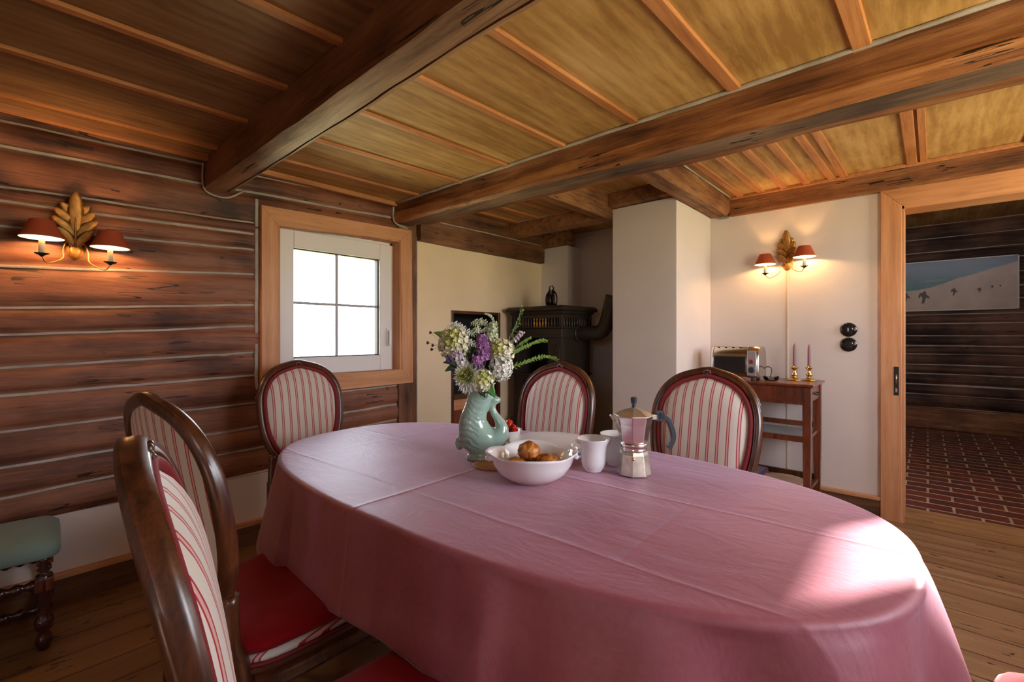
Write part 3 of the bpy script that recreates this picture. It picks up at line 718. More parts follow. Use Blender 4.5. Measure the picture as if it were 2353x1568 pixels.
# =================================================================== CHAIRS
def chair_proto(cushion):
    root = empty('dining_chair', (0, 0, 0))
    CZ, HB = .865, .228
    def yb(z, x=0): return -.225 - .165*(z-.50) - .03*(z-.5)**2 + 0.42*x*x
    def outline(off, n=72):
        pts = []
        for i in range(n):
            a = PI/2 - 2*PI*i/n; c, s_ = math.cos(a), math.sin(a)
            n_ = 2.35 if s_ > 0 else 2.8; r = (abs(c)**n_ + abs(s_)**n_)**(-1/n_)
            u = r*c; w = r*s_
            wid = .234 - .020*max(0, -w)**1.6
            x = u*(wid+off); z = CZ + w*((HB if w > 0 else .335)+off)
            z += .010*math.exp(-(x/.045)**2) if w > .5 else 0
            pts.append((x, z))
        return pts
    # moulded frame: cross-section swept round the outline
    sec = [(-.001,-.014),(.002,-.010),(.0005,-.004),(.002,.001),(.002,.007),(.000,.012),(-.004,.017),(-.010,.014),(-.014,.017),(-.021,.018),(-.026,.013),(-.030,.012),(-.030,-.014),(-.020,-.019),(-.008,-.018)]
    base = outline(0); rings = []
    for i in range(len(base)):
        ring = []
        x0, z0 = base[i-1]; x1, z1 = base[(i+1) % len(base)]; l = math.hypot(x1-x0, z1-z0); nx, nz_ = (z1-z0)/l, -(x1-x0)/l
        # outward normal
        if nx*base[i][0] + nz_*(base[i][1]-CZ) < 0: nx, nz_ = -nx, -nz_
        for o, d in sec:
            x = base[i][0]+nx*o; z = base[i][1]+nz_*o
            ring.append((x, yb(z, x)+d, z))
        rings.append(ring)
    MB().loft(rings, 0, True, loop=True).build('back_frame', M['walnut'], root, sharp=50)
    def panel(off, y0, dome, name, mat, nr=12, rim=0):
        rings = []; ol = outline(off)
        for k in range(1, nr+1):
            q = k/nr
            rings.append([(x*q, yb(CZ+(z-CZ)*q, x*q)+y0+dome*(1-q**4)**.8, CZ+(z-CZ)*q) for x, z in ol])
        mb = MB(); mb.loft(rings, 0, True, True, False); c = len(mb.v); mb.v.append((0, yb(CZ)+y0+dome, CZ)); n = len(ol)
        for i in range(n): mb.f.append((c, i, (i+1) % n)); mb.m.append(0); mb.sm.append(True)
        return mb.build(name, mat, root)
    pad = panel(-.044, .010, .042, 'backrest', M['stripe'])
    panel(-.028, -.008, -.006, 'back_panel', M['stripe'])
    ol = outline(-.037)
    MB().tube([(x, yb(z, x)+.013, z) for x, z in ol], .0100, 10, closed=True).build('piping', M['piping'], root)
    # carved crest
    mb = MB(); zc = CZ+HB-.004
    for a in range(5): mb.ball((.013*math.sin((a-2)*.7), yb(zc)+.018, zc-.012+.012*math.cos((a-2)*.7)), .0065, 8, 6, sc=(1, .8, 1.3))
    mb.ball((0, yb(zc)+.020, zc-.016), .006, 8, 6)
    mb.build('crest_carving', M['walnut'], root)
    # seat
    fw_, rw, fy, ry = .275, .215, .235, -.215
    def seat_out(off, n=64):
        pts = []
        for i in range(n):
            a = 2*PI*i/n; c, s_ = math.cos(a), math.sin(a); e = 5.0; r = (abs(c)**e+abs(s_)**e)**(-1/e); u, w = r*c, r*s_
            y = (fy+ry)/2 + w*((fy-ry)/2+off); k = (w+1)/2
            if w > 0: y += .018*(1-u*u)*w
            pts.append((u*(rw+(fw_-rw)*k+off), y))
        return pts
    rail = [(.004, .360), (.006, .372), (.000, .385), (.002, .405), (.010, .418), (.008, .428), (-.006, .432)]
    MB().loft([[(x, y, z) for x, y in seat_out(o)] for o, z in rail], 0, True).build('seat_rail', M['walnut'], root, sharp=40)
    prof = [(-.008,.431),(.000,.436),(-.001,.444),(-.008,.452),(-.025,.457),(-.08,.462),(-.15,.464)]
    MB().loft([[(x, y, z) for x, y in seat_out(o)] for o, z in prof], 0, True).build('seat', M['stripe'], root)
    MB().tube([(x, y, .434) for x, y in seat_out(.006)], .005, 8, closed=True).build('seat_braid', M['piping'], root)
    # legs
    for sx_ in (-1, 1):
        c = crv([(sx_*.240, .205, .385), (sx_*.262, .228, .33), (sx_*.262, .228, .22), (sx_*.240, .208, .10), (sx_*.243, .214, .03), (sx_*.252, .228, .0)], 6)
        rr = [.030+(.013-.030)*min(1, (1-p.z/.385)*1.15) for p in c]; rr[-1] = .016; rr[-2] = .015; rr[-3] = .013
        MB().tube(c, rr, 10).build('leg', M['walnut'], root)
        c = crv([(sx_*.172, yb(.60, .17)+.005, .615), (sx_*.178, -.222, .50), (sx_*.185, -.205, .40), (sx_*.188, -.215, .20), (sx_*.196, -.265, .0)], 6)
        MB().tube(c, [.019]*8+[.024]*9+[.017]*(len(c)-17), 10).build('leg', M['walnut'], root)
    return root
def cushion_mesh():
    mb = MB(); n = 64
    def out_(off):
        pts = []
        for i in range(n):
            a = 2*PI*i/n; c, s_ = math.cos(a), math.sin(a); e = 6.0; r = (abs(c)**e+abs(s_)**e)**(-1/e); u, w = r*c, r*s_
            k = (w+1)/2; pts.append((u*(.214+(.281-.214)*k+off), .010+w*(.228+off) + (.016*(1-u*u)*w if w > 0 else 0)))
        return pts
    prof = [(-.012,.458),(.000,.462),(.003,.474),(.001,.482),(-.008,.489),(-.04,.495),(-.12,.497)]
    mb.loft([[(x, y, z + .002*nz(x, y, z, 9)) for x, y in out_(o)] for o, z in prof], 0, True)
    return mb
ch0 = chair_proto(False)
LB = {'A': 'striped chair at the window end of the table, facing the room',
      'B': 'striped chair behind the flower jug, in front of the dark stove',
      'C': 'striped chair behind the coffee pot, beside the small side table',
      'D': 'striped chair seen from behind, second from the camera on the left',
      'E': 'nearest striped chair, its back seen edge-on at the lower left',
      'F': 'striped chair at the right end of the table, mostly out of frame'}
CH = {}
for i, (k, x, y, rz) in enumerate((('A', -2.33, 1.130, R(-90)), ('B', -1.425, 1.64, R(180)), ('C', -.735, 1.745, R(176)),
                                  ('D', -1.45, .565, R(9)), ('E', -.725, .445, R(-12)), ('F', .352, 1.275, R(90)))):
    o = ch0 if i == 0 else copy_tree(ch0)
    o.location = (x, y, 0); o.rotation_euler = (0, 0, rz); tag(o, LB[k], 'chair', 'striped dining chairs round the oval table'); CH[k] = o
for k, lab in (('D', 'red velvet seat cushion on the second chair from the camera'), ('E', 'red velvet seat cushion at the bottom edge, on the nearest chair'), ('F', 'red velvet seat cushion on the chair at the right end of the table')):
    if k == 'D': cu = cushion_mesh().build('seat_cushion', M['velvet']); c0 = cu
    else: cu = c0.copy(); COL.objects.link(cu)
    cu.location = CH[k].location; cu.rotation_euler = CH[k].rotation_euler
    tag(cu, lab, 'cushion', 'red seat cushions on the chairs')

# ---- stool at the left edge
st = empty('footstool', (-2.765, -.030, 0), R(-3), 'stool with sage green padded seat and dark turned legs, at the left edge', 'stool')
def rrect(hx, hy, r, n=6):
    pts = []
    for cx_, cy_, a0 in ((hx-r, hy-r, 0), (-hx+r, hy-r, 90), (-hx+r, -hy+r, 180), (hx-r, -hy+r, 270)):
        for i in range(n+1):
            a = R(a0+90*i/n); pts.append((cx_+r*math.cos(a), cy_+r*math.sin(a)))
    return pts
MB().loft([[(x, y, z) for x, y in rrect(.20+o, .20+o, .05)] for o, z in ((-.012,.365),(0,.370),(.004,.39),(0,.415),(-.02,.436),(-.07,.450),(-.13,.455))], 0, True).build('seat', M['stool_fabric'], st)
tw = [(.016,.365),(.024,.355),(.012,.345),(.023,.335),(.011,.325),(.023,.315),(.012,.305),(.022,.298),(.028,.29),(.028,.232),(.020,.226),(.024,.21),(.014,.20),(.023,.18),(.015,.165),(.023,.15),(.018,.14),(.026,.125),(.030,.11),(.028,.085),(.014,.070),(.024,.05),(.026,.03),(.016,.0)]
for a in (-1, 1):
    for b in (-1, 1):
        lg = MB().lathe([(r, z) for r, z in reversed(tw)], (a*.155, b*.155, 0), 14).build('leg', M['dark_carved'], st)
        MB().box(a*.155-.027, a*.155+.027, b*.155-.027, b*.155+.027, .234, .286).build('block', M['mahogany'], lg, bevel=.004)
def twist(p0, p1, r0, n=28):
    p0, p1 = Vector(p0), Vector(p1); pts = [p0.lerp(p1, i/n) for i in range(n+1)]
    return MB().tube(pts, [r0*(1+.28*math.sin(i*1.5)) for i in range(n+1)], 9)
for b in (-1, 1):
    twist((-.14, b*.155, .10), (.14, b*.155, .10), .017).build('stretcher', M['dark_carved'], st)
    twist((b*.155, -.14, .26), (b*.155, .14, .26), .017).build('stretcher', M['dark_carved'], st)
twist((0, -.15, .10), (0, .15, .10), .016).build('stretcher', M['dark_carved'], st)

# =================================================================== STOVE
sv = empty('cast_iron_stove', (-2.59, 3.42, 0), 0, 'dark cast iron stove with a balustrade gallery, standing in the alcove', 'stove')
m, t, b = newmat('stove_iron'); v = coords(t)
b.inputs['Base Color'].default_value = (.050, .036, .026, 1); b.inputs['Metallic'].default_value = .35; b.inputs['Roughness'].default_value = .42
vo = N(t, 'ShaderNodeTexVoronoi', Scale=28.0); t.links.new(v, vo.inputs['Vector']); bump(t, b, vo.outputs['Distance'], .25, .004); M['stove'] = m
sxh, syh = .275, .22
MB().box(-sxh, sxh, -syh, syh, .10, .46).build('fire_box', M['stove'], sv, bevel=.006)
MB().box(-sxh-.02, sxh+.02, -syh-.02, syh+.02, .46, .49).build('moulding', M['stove'], sv, bevel=.008)
mb = MB(); wall_holes(mb, 'y', -syh, -syh+.02, -sxh, sxh, .49, .88, [(-.17, .17, .54, .84)])
mb.box(-sxh, sxh, -syh+.02, syh, .49, .88); mb.build('stove_body', M['stove'], sv, bevel=.003)
MB().box(-.165, .165, -syh+.004, -syh+.016, .545, .835).build('fire_door', M['iron'], sv, bevel=.004)
MB().box(-sxh-.015, sxh+.015, -syh-.015, syh+.015, .88, .90).build('moulding', M['stove'], sv, bevel=.006)
# open baking niche between the corner pillars
mb = MB(); mb.box(-sxh, sxh, .10, syh, .90, 1.22)
mb.box(-sxh, -sxh+.05, -syh, .10, .90, 1.22); mb.box(sxh-.15, sxh, -syh, -syh+.03, .90, 1.22); mb.box(sxh-.03, sxh, -syh+.03, .10, .90, 1.22); mb.box(sxh-.15, sxh-.12, -syh+.03, .10, .90, 1.22)
mb.build('oven_niche', M['stove'], sv, bevel=.003)
MB().box(-sxh+.05, sxh-.15, .06, .10, .90, 1.22).build('niche_back', plain('blackish_back', (.010,.012,.018), .35), sv)  # back of the niche in an even near-black
# relief panel on the pillar: festoon and scroll
mb = MB(); px_ = sxh-.075; yy = -syh-.002
for q in range(6): mb.ball((px_-.03+.012*q, yy, 1.175-.012*math.sin(q/5*PI)), .006, 6, 5)
for z_, s_ in ((1.14, 1), (1.10, .9), (1.065, 1), (1.03, .8), (1.00, .9), (.965, .7)):
    for sd_ in (-1, 1): mb.ball((px_+sd_*.014*s_, yy, z_), .010*s_, 8, 5, sc=(1.1, .6, .8))
    mb.ball((px_, yy, z_+.012), .006, 6, 5)
mb.tube([(px_-.055, yy, .925), (px_-.055, yy, 1.20), (px_+.055, yy, 1.20), (px_+.055, yy, .925)], .004, 6, closed=True)
mb.build('relief_panel', M['stove'], sv)
MB().box(-sxh-.008, sxh+.008, -syh-.008, syh+.008, 1.22, 1.305).build('frieze', M['stove'], sv, bevel=.006)
MB().box(-sxh-.02, sxh+.02, -syh-.02, syh+.02, 1.305, 1.318).build('moulding', M['stove'], sv, bevel=.004)
gal = MB()
for a in (-1, 1):
    for c in (-1, 1): gal.box(a*sxh-.022 if a > 0 else -sxh-.012, sxh+.012 if a > 0 else -sxh+.022, c*syh-.022 if c > 0 else -syh-.012, syh+.012 if c > 0 else -syh+.022, 1.318, 1.425)
gal.box(-sxh-.005, sxh+.005, -syh-.005, syh+.005, 1.395, 1.425)
gal.box(-sxh+.10, sxh-.10, -syh+.12, syh-.06, 1.318, 1.395)
gal.build('gallery', M['stove'], sv, bevel=.003)
bal = [(.009,0),(.009,.006),(.005,.012),(.010,.030),(.006,.050),(.004,.058),(.009,.068),(.009,.077)]
for i in range(15): MB().lathe(bal, (-sxh+.045+i*(2*sxh-.09)/14, -syh+.006, 1.318), 8).build('baluster', M['gilt'] if 5 < i < 11 else M['stove'], sv)
for i in range(10): MB().lathe(bal, (sxh-.006, -syh+.045+i*(2*syh-.09)/9, 1.318), 8).build('baluster', M['stove'], sv)
mb = MB(); mb.loft([[(x, y, z) for x, y in ((-sxh-o, -syh-o), (sxh+o, -syh-o), (sxh+o, syh+o), (-sxh-o, syh+o))] for o, z in ((.01,1.425),(.022,1.435),(.030,1.452),(.052,1.462),(.055,1.478),(.048,1.486),(.040,1.500))], 0, False)
mb.build('cornice', M['stove'], sv, bevel=.003)
for a in (-1, 1):
    for c in (-1, 1): MB().lathe([(.02,0),(.028,.02),(.018,.05),(.030,.10)], (a*(sxh-.04), c*(syh-.04), 0), 10).build('foot', M['stove'], sv)
P = crv([(sxh-.01, .03, 1.262), (sxh+.09, .03, 1.262), (sxh+.21, .03, 1.268), (sxh+.270, .03, 1.310), (sxh+.305, .03, 1.40), (sxh+.330, .03, 1.50), (sxh+.352, .03, 1.575)], 5)
MB().tube(P, .064, 20).build('flue_pipe', M['stove'], sv)
MB().lathe([(.078,0),(.082,.012),(.078,.024)], (0,0,0), 20).build('pipe_collar', M['stove'], sv)
bpy.context.view_layer.update()
cc = [o for o in sv.children if o.name.startswith('pipe_collar')][0]; cc.location = (sxh+.002, .03, 1.262); cc.rotation_euler = (0, R(90), 0)

# ---- openwork figure on the stove
fg = MB(); fx, fy_, fz = -2.50, 3.30, 1.5015
fg.lathe([(.050,0),(.052,.008),(.046,.014)], (fx, fy_, fz), 16)
for k, (dx, dy, hgt, lean) in enumerate(((-.030,0,.125,.012), (.028,.004,.125,-.012), (0,-.022,.100,0), (-.012,.024,.115,.004), (.040,-.012,.085,-.01), (-.040,-.010,.090,.01))):
    p = Vector((fx+dx, fy_+dy, fz+.012))
    fg.tube([p, p+Vector((lean*.3, 0, hgt*.35)), p+Vector((lean*.8, 0, hgt*.7)), p+Vector((lean, 0, hgt))], [.012, .009, .013, .008], 8)
    fg.ball(p+Vector((lean, 0, hgt+.010)), .011, 8, 6)
    fg.tube([p+Vector((lean, 0, hgt*.82)), p+Vector((lean+.018, -.01, hgt*.62)), p+Vector((lean*2.2, 0, hgt*.50))], .0045, 6)
for sd_ in (-1, 1):
    fg.tube(crv([(fx+sd_*.020, fy_, fz+.13), (fx+sd_*.024, fy_, fz+.155), (fx+sd_*.018, fy_, fz+.175), (fx+sd_*.006, fy_, fz+.185)], 4), .005, 6)
    fg.tube(crv([(fx+sd_*.052, fy_, fz+.01), (fx+sd_*.060, fy_, fz+.06), (fx+sd_*.050, fy_, fz+.11), (fx+sd_*.022, fy_, fz+.14)], 4), .008, 6)
fg = fg.build('figurine', plain('dark_bronze', (.05,.035,.025), .3, .8))
tag(fg, 'small dark openwork bronze figure group on top of the stove', 'figurine')

# =================================================================== SIDE TABLE, TOASTER, CANDLES
sb = empty('side_table', (-.955, 3.775, 0), 0, 'small mahogany side table with shelves against the white back wall', 'side table')
hx, hy = .385, .215
MB().loft([[(x, y, z) for x, y in ((-hx-o, -hy-o), (hx+o, -hy-o), (hx+o, hy), (-hx-o, hy))] for o, z in ((.004,.895),(.016,.903),(.018,.912),(.012,.919))], 0, False).build('table_top', M['mahogany'], sb, bevel=.002)
for a in (-1, 1):
    for c in (-1, 1):
        MB().loft([[(a*(hx-.024)+u*w, c*(hy-.024)+v_*w, z) for u, v_ in ((-1,-1),(1,-1),(1,1),(-1,1))] for w, z in ((.015,0),(.022,.35),(.024,.60),(.024,.895))], 0, False).build('leg', M['mahogany'], sb, bevel=.002)
MB().box(-hx+.045, hx-.045, -hy+.004, -hy+.018, .792, .895).build('drawer_front', M['mahogany'], sb, bevel=.003)
MB().box(-hx+.045, hx-.045, -hy-.002, -hy+.022, .780, .800).build('rail', M['mahogany'], sb, bevel=.002)
MB().box(-hx+.045, hx-.045, hy-.03, hy-.014, .78, .895).build('back_apron', M['mahogany'], sb)
for a in (-1, 1):
    MB().box(a*(hx-.018)-.006, a*(hx-.018)+.006, -hy+.045, hy-.045, .795, .895).build('side_apron', M['mahogany'], sb)
    k = MB().tube(crv([(a*(hx-.010), -.05, .845), (a*(hx+.010), -.05, .838), (a*(hx+.010), .05, .838), (a*(hx-.010), .05, .845)], 4), .004, 6).build('side_handle', M['iron'], sb)
MB().box(-hx+.03, hx-.03, -hy+.03, hy-.03, .548, .560).build('shelf', plain('grey_shelf', (.30,.30,.30), .35), sb)
MB().box(-hx+.045, hx-.045, -hy+.004, -hy+.028, .530, .568).build('rail', M['mahogany'], sb, bevel=.002)
MB().box(-hx+.045, hx-.045, hy-.028, hy-.008, .575, .610).build('rail', M['mahogany'], sb, bevel=.002)
MB().box(-hx+.03, hx-.03, -hy+.03, hy-.03, .175, .195).build('shelf', M['mahogany'], sb, bevel=.002)
MB().box(-hx+.045, hx-.045, hy-.028, hy-.008, .195, .235).build('rail', M['walnut'], sb, bevel=.002)
for a in (-1, 1):
    for z_ in (.545, .19): MB().box(a*(hx-.024)-.009, a*(hx-.024)+.009, -hy+.04, hy-.04, z_, z_+.022).build('rail', M['mahogany'], sb, bevel=.002)
o = MB().loft([[(x-1.10, y+3.77, z) for x, y in rrect(.20+q, .14+q, .02)] for q, z in ((0,.196),(.004,.205),(.002,.235),(-.01,.242))], 0, True).build('folded_cloth', plain('plum_cloth', (.075,.012,.055), .85, sheen=.3))
tag(o, 'folded plum purple cloth on the bottom shelf of the side table', 'cloth')
o = MB().lathe([(.0,.0),(.11,0),(.145,.008),(.152,.018),(.148,.020),(.110,.012),(0,.010)], (-.775, 3.745, .198), 32).build('round_board', wood('round_board_wood', (.30,.15,.08), (.46,.27,.16), (.56,.36,.23), 'x', 1, 14, .5, 0, 0, bmp=.1, seed=20))
tag(o, 'round pale wooden board on the bottom shelf of the side table', 'board')

ZT = .9195
ts = empty('toaster', (-1.055, 3.70, ZT), R(-2), 'chrome four-slot toaster on the side table', 'toaster'); ts.scale = (1, 1, 1.12)
prof = [(-.085,.020),(-.092,.035),(-.094,.060),(-.090,.150),(-.078,.190),(-.055,.210),(.055,.210),(.078,.190),(.090,.150),(.094,.060),(.092,.035),(.085,.020)]
mb = MB(); mb.loft([[(x, y, z) for y, z in prof] for x in (-.150, .088)], 0, True); mb.build('body', M['steel'], ts, sharp=35)
mb = MB(); mb.loft([[(x, y*(1.06 if k in (1, 2) else 1.0), .115+(z-.115)*(1.05 if k in (1, 2) else 1.0)) for y, z in prof] for k, x in enumerate((.088, .092, .156, .166))], 0, True); cp = mb.build('control_end', M['steel'], ts, sharp=40)
mb = MB(); mb.loft([[(x, y*(1.05 if k else 1.0), .115+(z-.115)*(1.04 if k else 1.0)) for y, z in prof] for k, x in enumerate((-.166, -.158, -.150))], 0, True); mb.build('end_cap', M['steel'], ts, sharp=40)
MB().box(-.140, .080, -.0975, -.090, .045, .150).build('side_window', plain('dark_mirror_panel', (.06,.055,.055), .12, .6), ts, bevel=.003)
mb = MB().box(.094, .154, -.104, -.098, .030, .190); pn = mb.build('control_panel', plain('brushed_plate', (.62,.62,.66), .35, .7), ts, bevel=.004)
def dial(x, z, r, mat):
    mb = MB(); mb.loft([[(x+rr*math.cos(2*PI*i/20), y, z+rr*math.sin(2*PI*i/20)) for i in range(20)] for rr, y in ((r,-.104),(r,-.112),(r*.85,-.116),(r*.4,-.117))], 0, True); return mb.build('dial', mat, pn, sharp=40)
dial(.124, .068, .020, M['black_plastic']); dial(.124, .120, .014, plain('red_dial', (.30,.03,.03), .35))
mb = MB()
for i in range(4): mb.box(-.128+i*.052, -.112+i*.052, -.062, .062, .2095, .2115)
mb.build('slot', M['black_gasket'], ts)
for a in (-.12, .12):
    for c in (-.06, .06): MB().lathe([(.013,0),(.015,.004),(.010,.024)], (a, c, 0), 10).build('foot', M['black_plastic'], ts)
MB().tube(crv([(.150, .03, .06), (.185, .05, .085), (.215, .04, .07), (.215, .0, .02), (.200, -.02, .006), (.19, .06, .006), (.20, .19, .006)], 6), .0035, 6).build('power_cord', M['black_plastic'], ts)
o = MB().box(-1.27, -1.09, 3.585, 3.598, ZT, ZT+.055).build('paper_card', plain('white_card', (.80,.77,.72), .7)); tag(o, 'white card standing on edge in front of the toaster', 'card')
o = MB().lathe([(.0,.002),(.036,.002),(.046,.012),(.050,.030),(.052,.034),(.049,.034),(.046,.030),(.042,.014),(.030,.006),(0,.006)], (-.825, 3.66, ZT), 24).build('glass_dish', M['glass']); tag(o, 'small clear glass dish beside the toaster', 'dish')

def candlestick(x, y, lab):
    c = empty('candlestick', (x, y, ZT), 0, lab, 'candlestick', 'brass candlesticks on the side table')
    MB().loft([[(r*math.cos(2*PI*i/8+PI/8), r*math.sin(2*PI*i/8+PI/8), z) for i in range(8)] for r, z in ((.042,0),(.044,.004),(.036,.012),(.022,.018))], 0, False).build('base', M['brass'], c, bevel=.0015)
    MB().lathe([(.020,.018),(.012,.026),(.020,.038),(.022,.046),(.010,.056),(.014,.066),(.009,.074),(.014,.080),(.026,.092),(.027,.095),(.014,.095),(.013,.104),(.0115,.104)], (0,0,0), 20).build('stem', M['brass'], c)
    return c
candlestick(-.713, 3.83, 'left brass candlestick on the side table, nearer the toaster')
candlestick(-.628, 3.86, 'right brass candlestick on the side table, nearer the table edge')
for x, y, lab, hh in ((-.713, 3.83, 'mauve candle in the left brass candlestick', .165), (-.628, 3.86, 'mauve candle in the right brass candlestick', .160)):
    o = empty('candle', (x, y, ZT+.095), 0, lab, 'candle', 'mauve candles on the side table')
    MB().lathe([(.0105,0),(.0105,.02),(.0095,hh-.02),(.0075,hh-.006),(.003,hh)], (0,0,0), 16).build('wax', M['candle_mauve'], o)
    MB().tube([(0,0,hh-.002), (.001,0,hh+.008)], .0012, 5).build('wick', M['iron'], o)
o = MB().tube(crv([(-.99, 4.008, .86), (-.985, 4.005, .70), (-1.0, 4.0, .55), (-1.04, 3.995, .40), (-1.05, 4.0, .22)], 6), .0045, 6).build('power_cord', M['black_plastic'])
tag(o, 'black power cord hanging down the wall behind the side table', 'cord')

# ---- round switches on the wall
for z_, lab in ((1.283, 'upper round black switch on the white wall left of the doorway'), (1.178, 'lower round black socket on the white wall left of the doorway')):
    o = empty('wall_switch', (-.416, BY, z_), 0, lab, 'switch', 'round black switches beside the doorway')
    def disc(pr, nm, mat): return MB().loft([[(r*math.cos(2*PI*i/32), -y, r*math.sin(2*PI*i/32)) for i in range(32)] for r, y in pr], 0, True).build(nm, mat, o, sharp=40)
    bk = plain('black_porcelain', (.010,.009,.010), .12, coat=.8)
    disc([(.049,0),(.050,.006),(.046,.012),(.040,.014),(.0395,.010)], 'cover', bk)
    disc([(.038,.008),(.036,.016),(.026,.019),(.012,.019)], 'insert', bk)
    if z_ > 1.2: MB().box(-.004, .004, -.034, -.018, -.014, .014).build('toggle', bk, o, bevel=.002)

# =================================================================== WALL LAMPS
def shade_mats():
    m, t, b = newmat('terracotta_shade')
    o = [n for n in t.nodes if n.type == 'OUTPUT_MATERIAL'][0]
    b.inputs['Base Color'].default_value = (.52, .11, .04, 1); b.inputs['Roughness'].default_value = .7
    tr = t.nodes.new('ShaderNodeBsdfTranslucent'); tr.inputs[0].default_value = (.75, .16, .05, 1)
    mx = t.nodes.new('ShaderNodeMixShader'); mx.inputs[0].default_value = .35
    t.links.new(b.outputs[0], mx.inputs[1]); t.links.new(tr.outputs[0], mx.inputs[2]); t.links.new(mx.outputs[0], o.inputs[0])
    return m
M['shade'] = shade_mats(); M['shade_in'] = plain('white_shade_lining', (.85,.78,.66), .7)
m, t, b = newmat('lit_bulb'); b.inputs['Emission Color'].default_value = (1.0, .62, .28, 1); b.inputs['Emission Strength'].default_value = 25; M['bulb'] = m
def acanthus(lobes, h, w, tip_curl, mat, parent):
    """ribbed leaf with feathered lobes; local x across, z up, y out of the wall is negative"""
    mb = MB()
    def blade(p0, ang, L, wd, fwd):
        n = 8; rings = []
        ca, sa = math.sin(ang), math.cos(ang)
        for i in range(n+1):
            t = i/n; bend = ang*(.55+.45*t); x = p0[0]+L*t*math.sin(bend); z = p0[1]+L*t*math.cos(bend)
            ww = 1.25*wd*math.sin(PI*min(.97, .07+.90*t))**.6*(.72+.28*t) + .0008; yy = -.014 - fwd*t*t - .008*math.sin(PI*t)
            dx, dz = math.cos(bend), -math.sin(bend)
            rings.append([(x-dx*ww, yy+.004, z-dz*ww), (x-dx*ww*.5, yy-.006, z-dz*ww*.5), (x, yy-.001, z), (x+dx*ww*.5, yy-.006, z+dz*ww*.5), (x+dx*ww, yy+.004, z+dz*ww), (x, yy+.006, z)])
        mb.loft(rings, 0, True)
    for s_ in (-1, 1):
        for k, (z0, a, L, wd) in enumerate(lobes): blade((s_*.004, z0), s_*a, L, wd, tip_curl*(1-.1*k))
    blade((0, .02), 0.0, h-.02, w, tip_curl*1.3)
    mb.tube([(0, -.020, -.01), (0, -.030, h*.4), (0, -.030, h*.8)], [.006, .004, .002], 6)
    return mb.build('leaf', mat, parent)
def sconce(loc, rz, label, tiltL, spread, bulbE, tilt=0.0, leafs=None):
    root = empty('wall_lamp', loc, rz, label, 'wall lamp', 'two-armed wall lamps with terracotta shades')
    root.rotation_euler = (0, tilt, rz)
    # local: wall at y=0, lamp sticks out to -y, x along the wall
    leafs(root)
    MB().lathe([(.030,0),(.034,.008),(.026,.016),(.012,.024)], (0,0,0), 20).build('wall_rosette', M['gilt'], root)
    ro = root.children[-1]
    for c in root.children:
        if c.name.startswith('wall_rosette'): c.rotation_euler = (R(90), 0, 0); c.location = (0, 0, -.022); c.scale = (.9, 1.25, 1)
    for k, s_ in enumerate((-1, 1)):
        dz = tiltL*s_
        ax, ay = s_*spread, -.105
        pts = crv([(s_*.010, -.020, -.01), (s_*.030, -.03, .010+dz*.3), (s_*.042, -.04, -.030+dz*.5), (s_*.046, -.06, -.075+dz*.8), (s_*(.075+spread)/2, -.09, -.105+dz), (ax, ay, -.080+dz)], 6)
        arm = MB().tube(pts, .0028, 7).build('arm', M['gilt'], root)
        MB().lathe([(.004,-.082),(.010,-.076),(.024,-.069),(.025,-.066),(.012,-.068),(.0,-.068)], (ax, ay, dz), 20).build('drip_pan', M['iron'], arm)
        MB().lathe([(.0105,-.068),(.0105,.006),(.006,.010)], (ax, ay, dz), 14).build('candle_sleeve', M['candle'], arm)
        sh = MB().lathe([(.072,.000),(.039,.078)], (ax, ay, dz), 36, caps=False).build('lamp_shade', M['shade'], root)
        MB().lathe([(.0708,.000),(.0378,.078)], (ax, ay, dz), 36, caps=False).build('shade_lining', M['shade_in'], sh)
        MB().tube([(ax+.072*math.cos(a*PI/18), ay+.072*math.sin(a*PI/18), dz) for a in range(36)], .0012, 5, closed=True).build('shade_rim', M['shade_in'], sh)
        MB().ball((ax, ay, dz+.030), .009, 10, 8, sc=(1, 1, 2.0)).build('bulb', M['bulb'], root)
        ld = bpy.data.lights.new('lamp_light', 'POINT'); ld.energy = bulbE; ld.color = (1.0, .52, .19); ld.shadow_soft_size = .012
        lo = bpy.data.objects.new('lamp_light', ld); COL.objects.link(lo); lo.parent = root; lo.location = (ax, ay, dz+.052-.03)
    return root
LEFT_LOBES = [(-.005,.62,.095,.017),(.030,.66,.115,.021),(.070,.60,.110,.022),(.110,.48,.090,.021)]
RIGHT_LOBES = [(-.012,.62,.085,.024),(.020,.60,.100,.026),(.060,.52,.100,.026),(.100,.40,.085,.024)]
la = sconce((LX+.012, .235, 1.662), R(90), 'wall lamp on the log wall, two terracotta shades and a gilt leaf', -.006, .1135, 6.5, 0,
       lambda r: acanthus(LEFT_LOBES, .245, .026, .030, M['gilt'], r))
lb = sconce((-.795, BY, 1.800), 0, 'wall lamp on the white wall, two terracotta shades and a gilt leaf', .015, .128, 6.5, 0,
       lambda r: acanthus(RIGHT_LOBES, .235, .030, .030, M['gilt'], r))
o = MB().box(-.800, -.788, BY-.008, BY, .20, 1.76).build('cable_duct', plain('cream_cable', (.72,.60,.46), .6), bevel=.002)
tag(o, 'thin cream cable cover running down the wall below the lamp', 'cable')

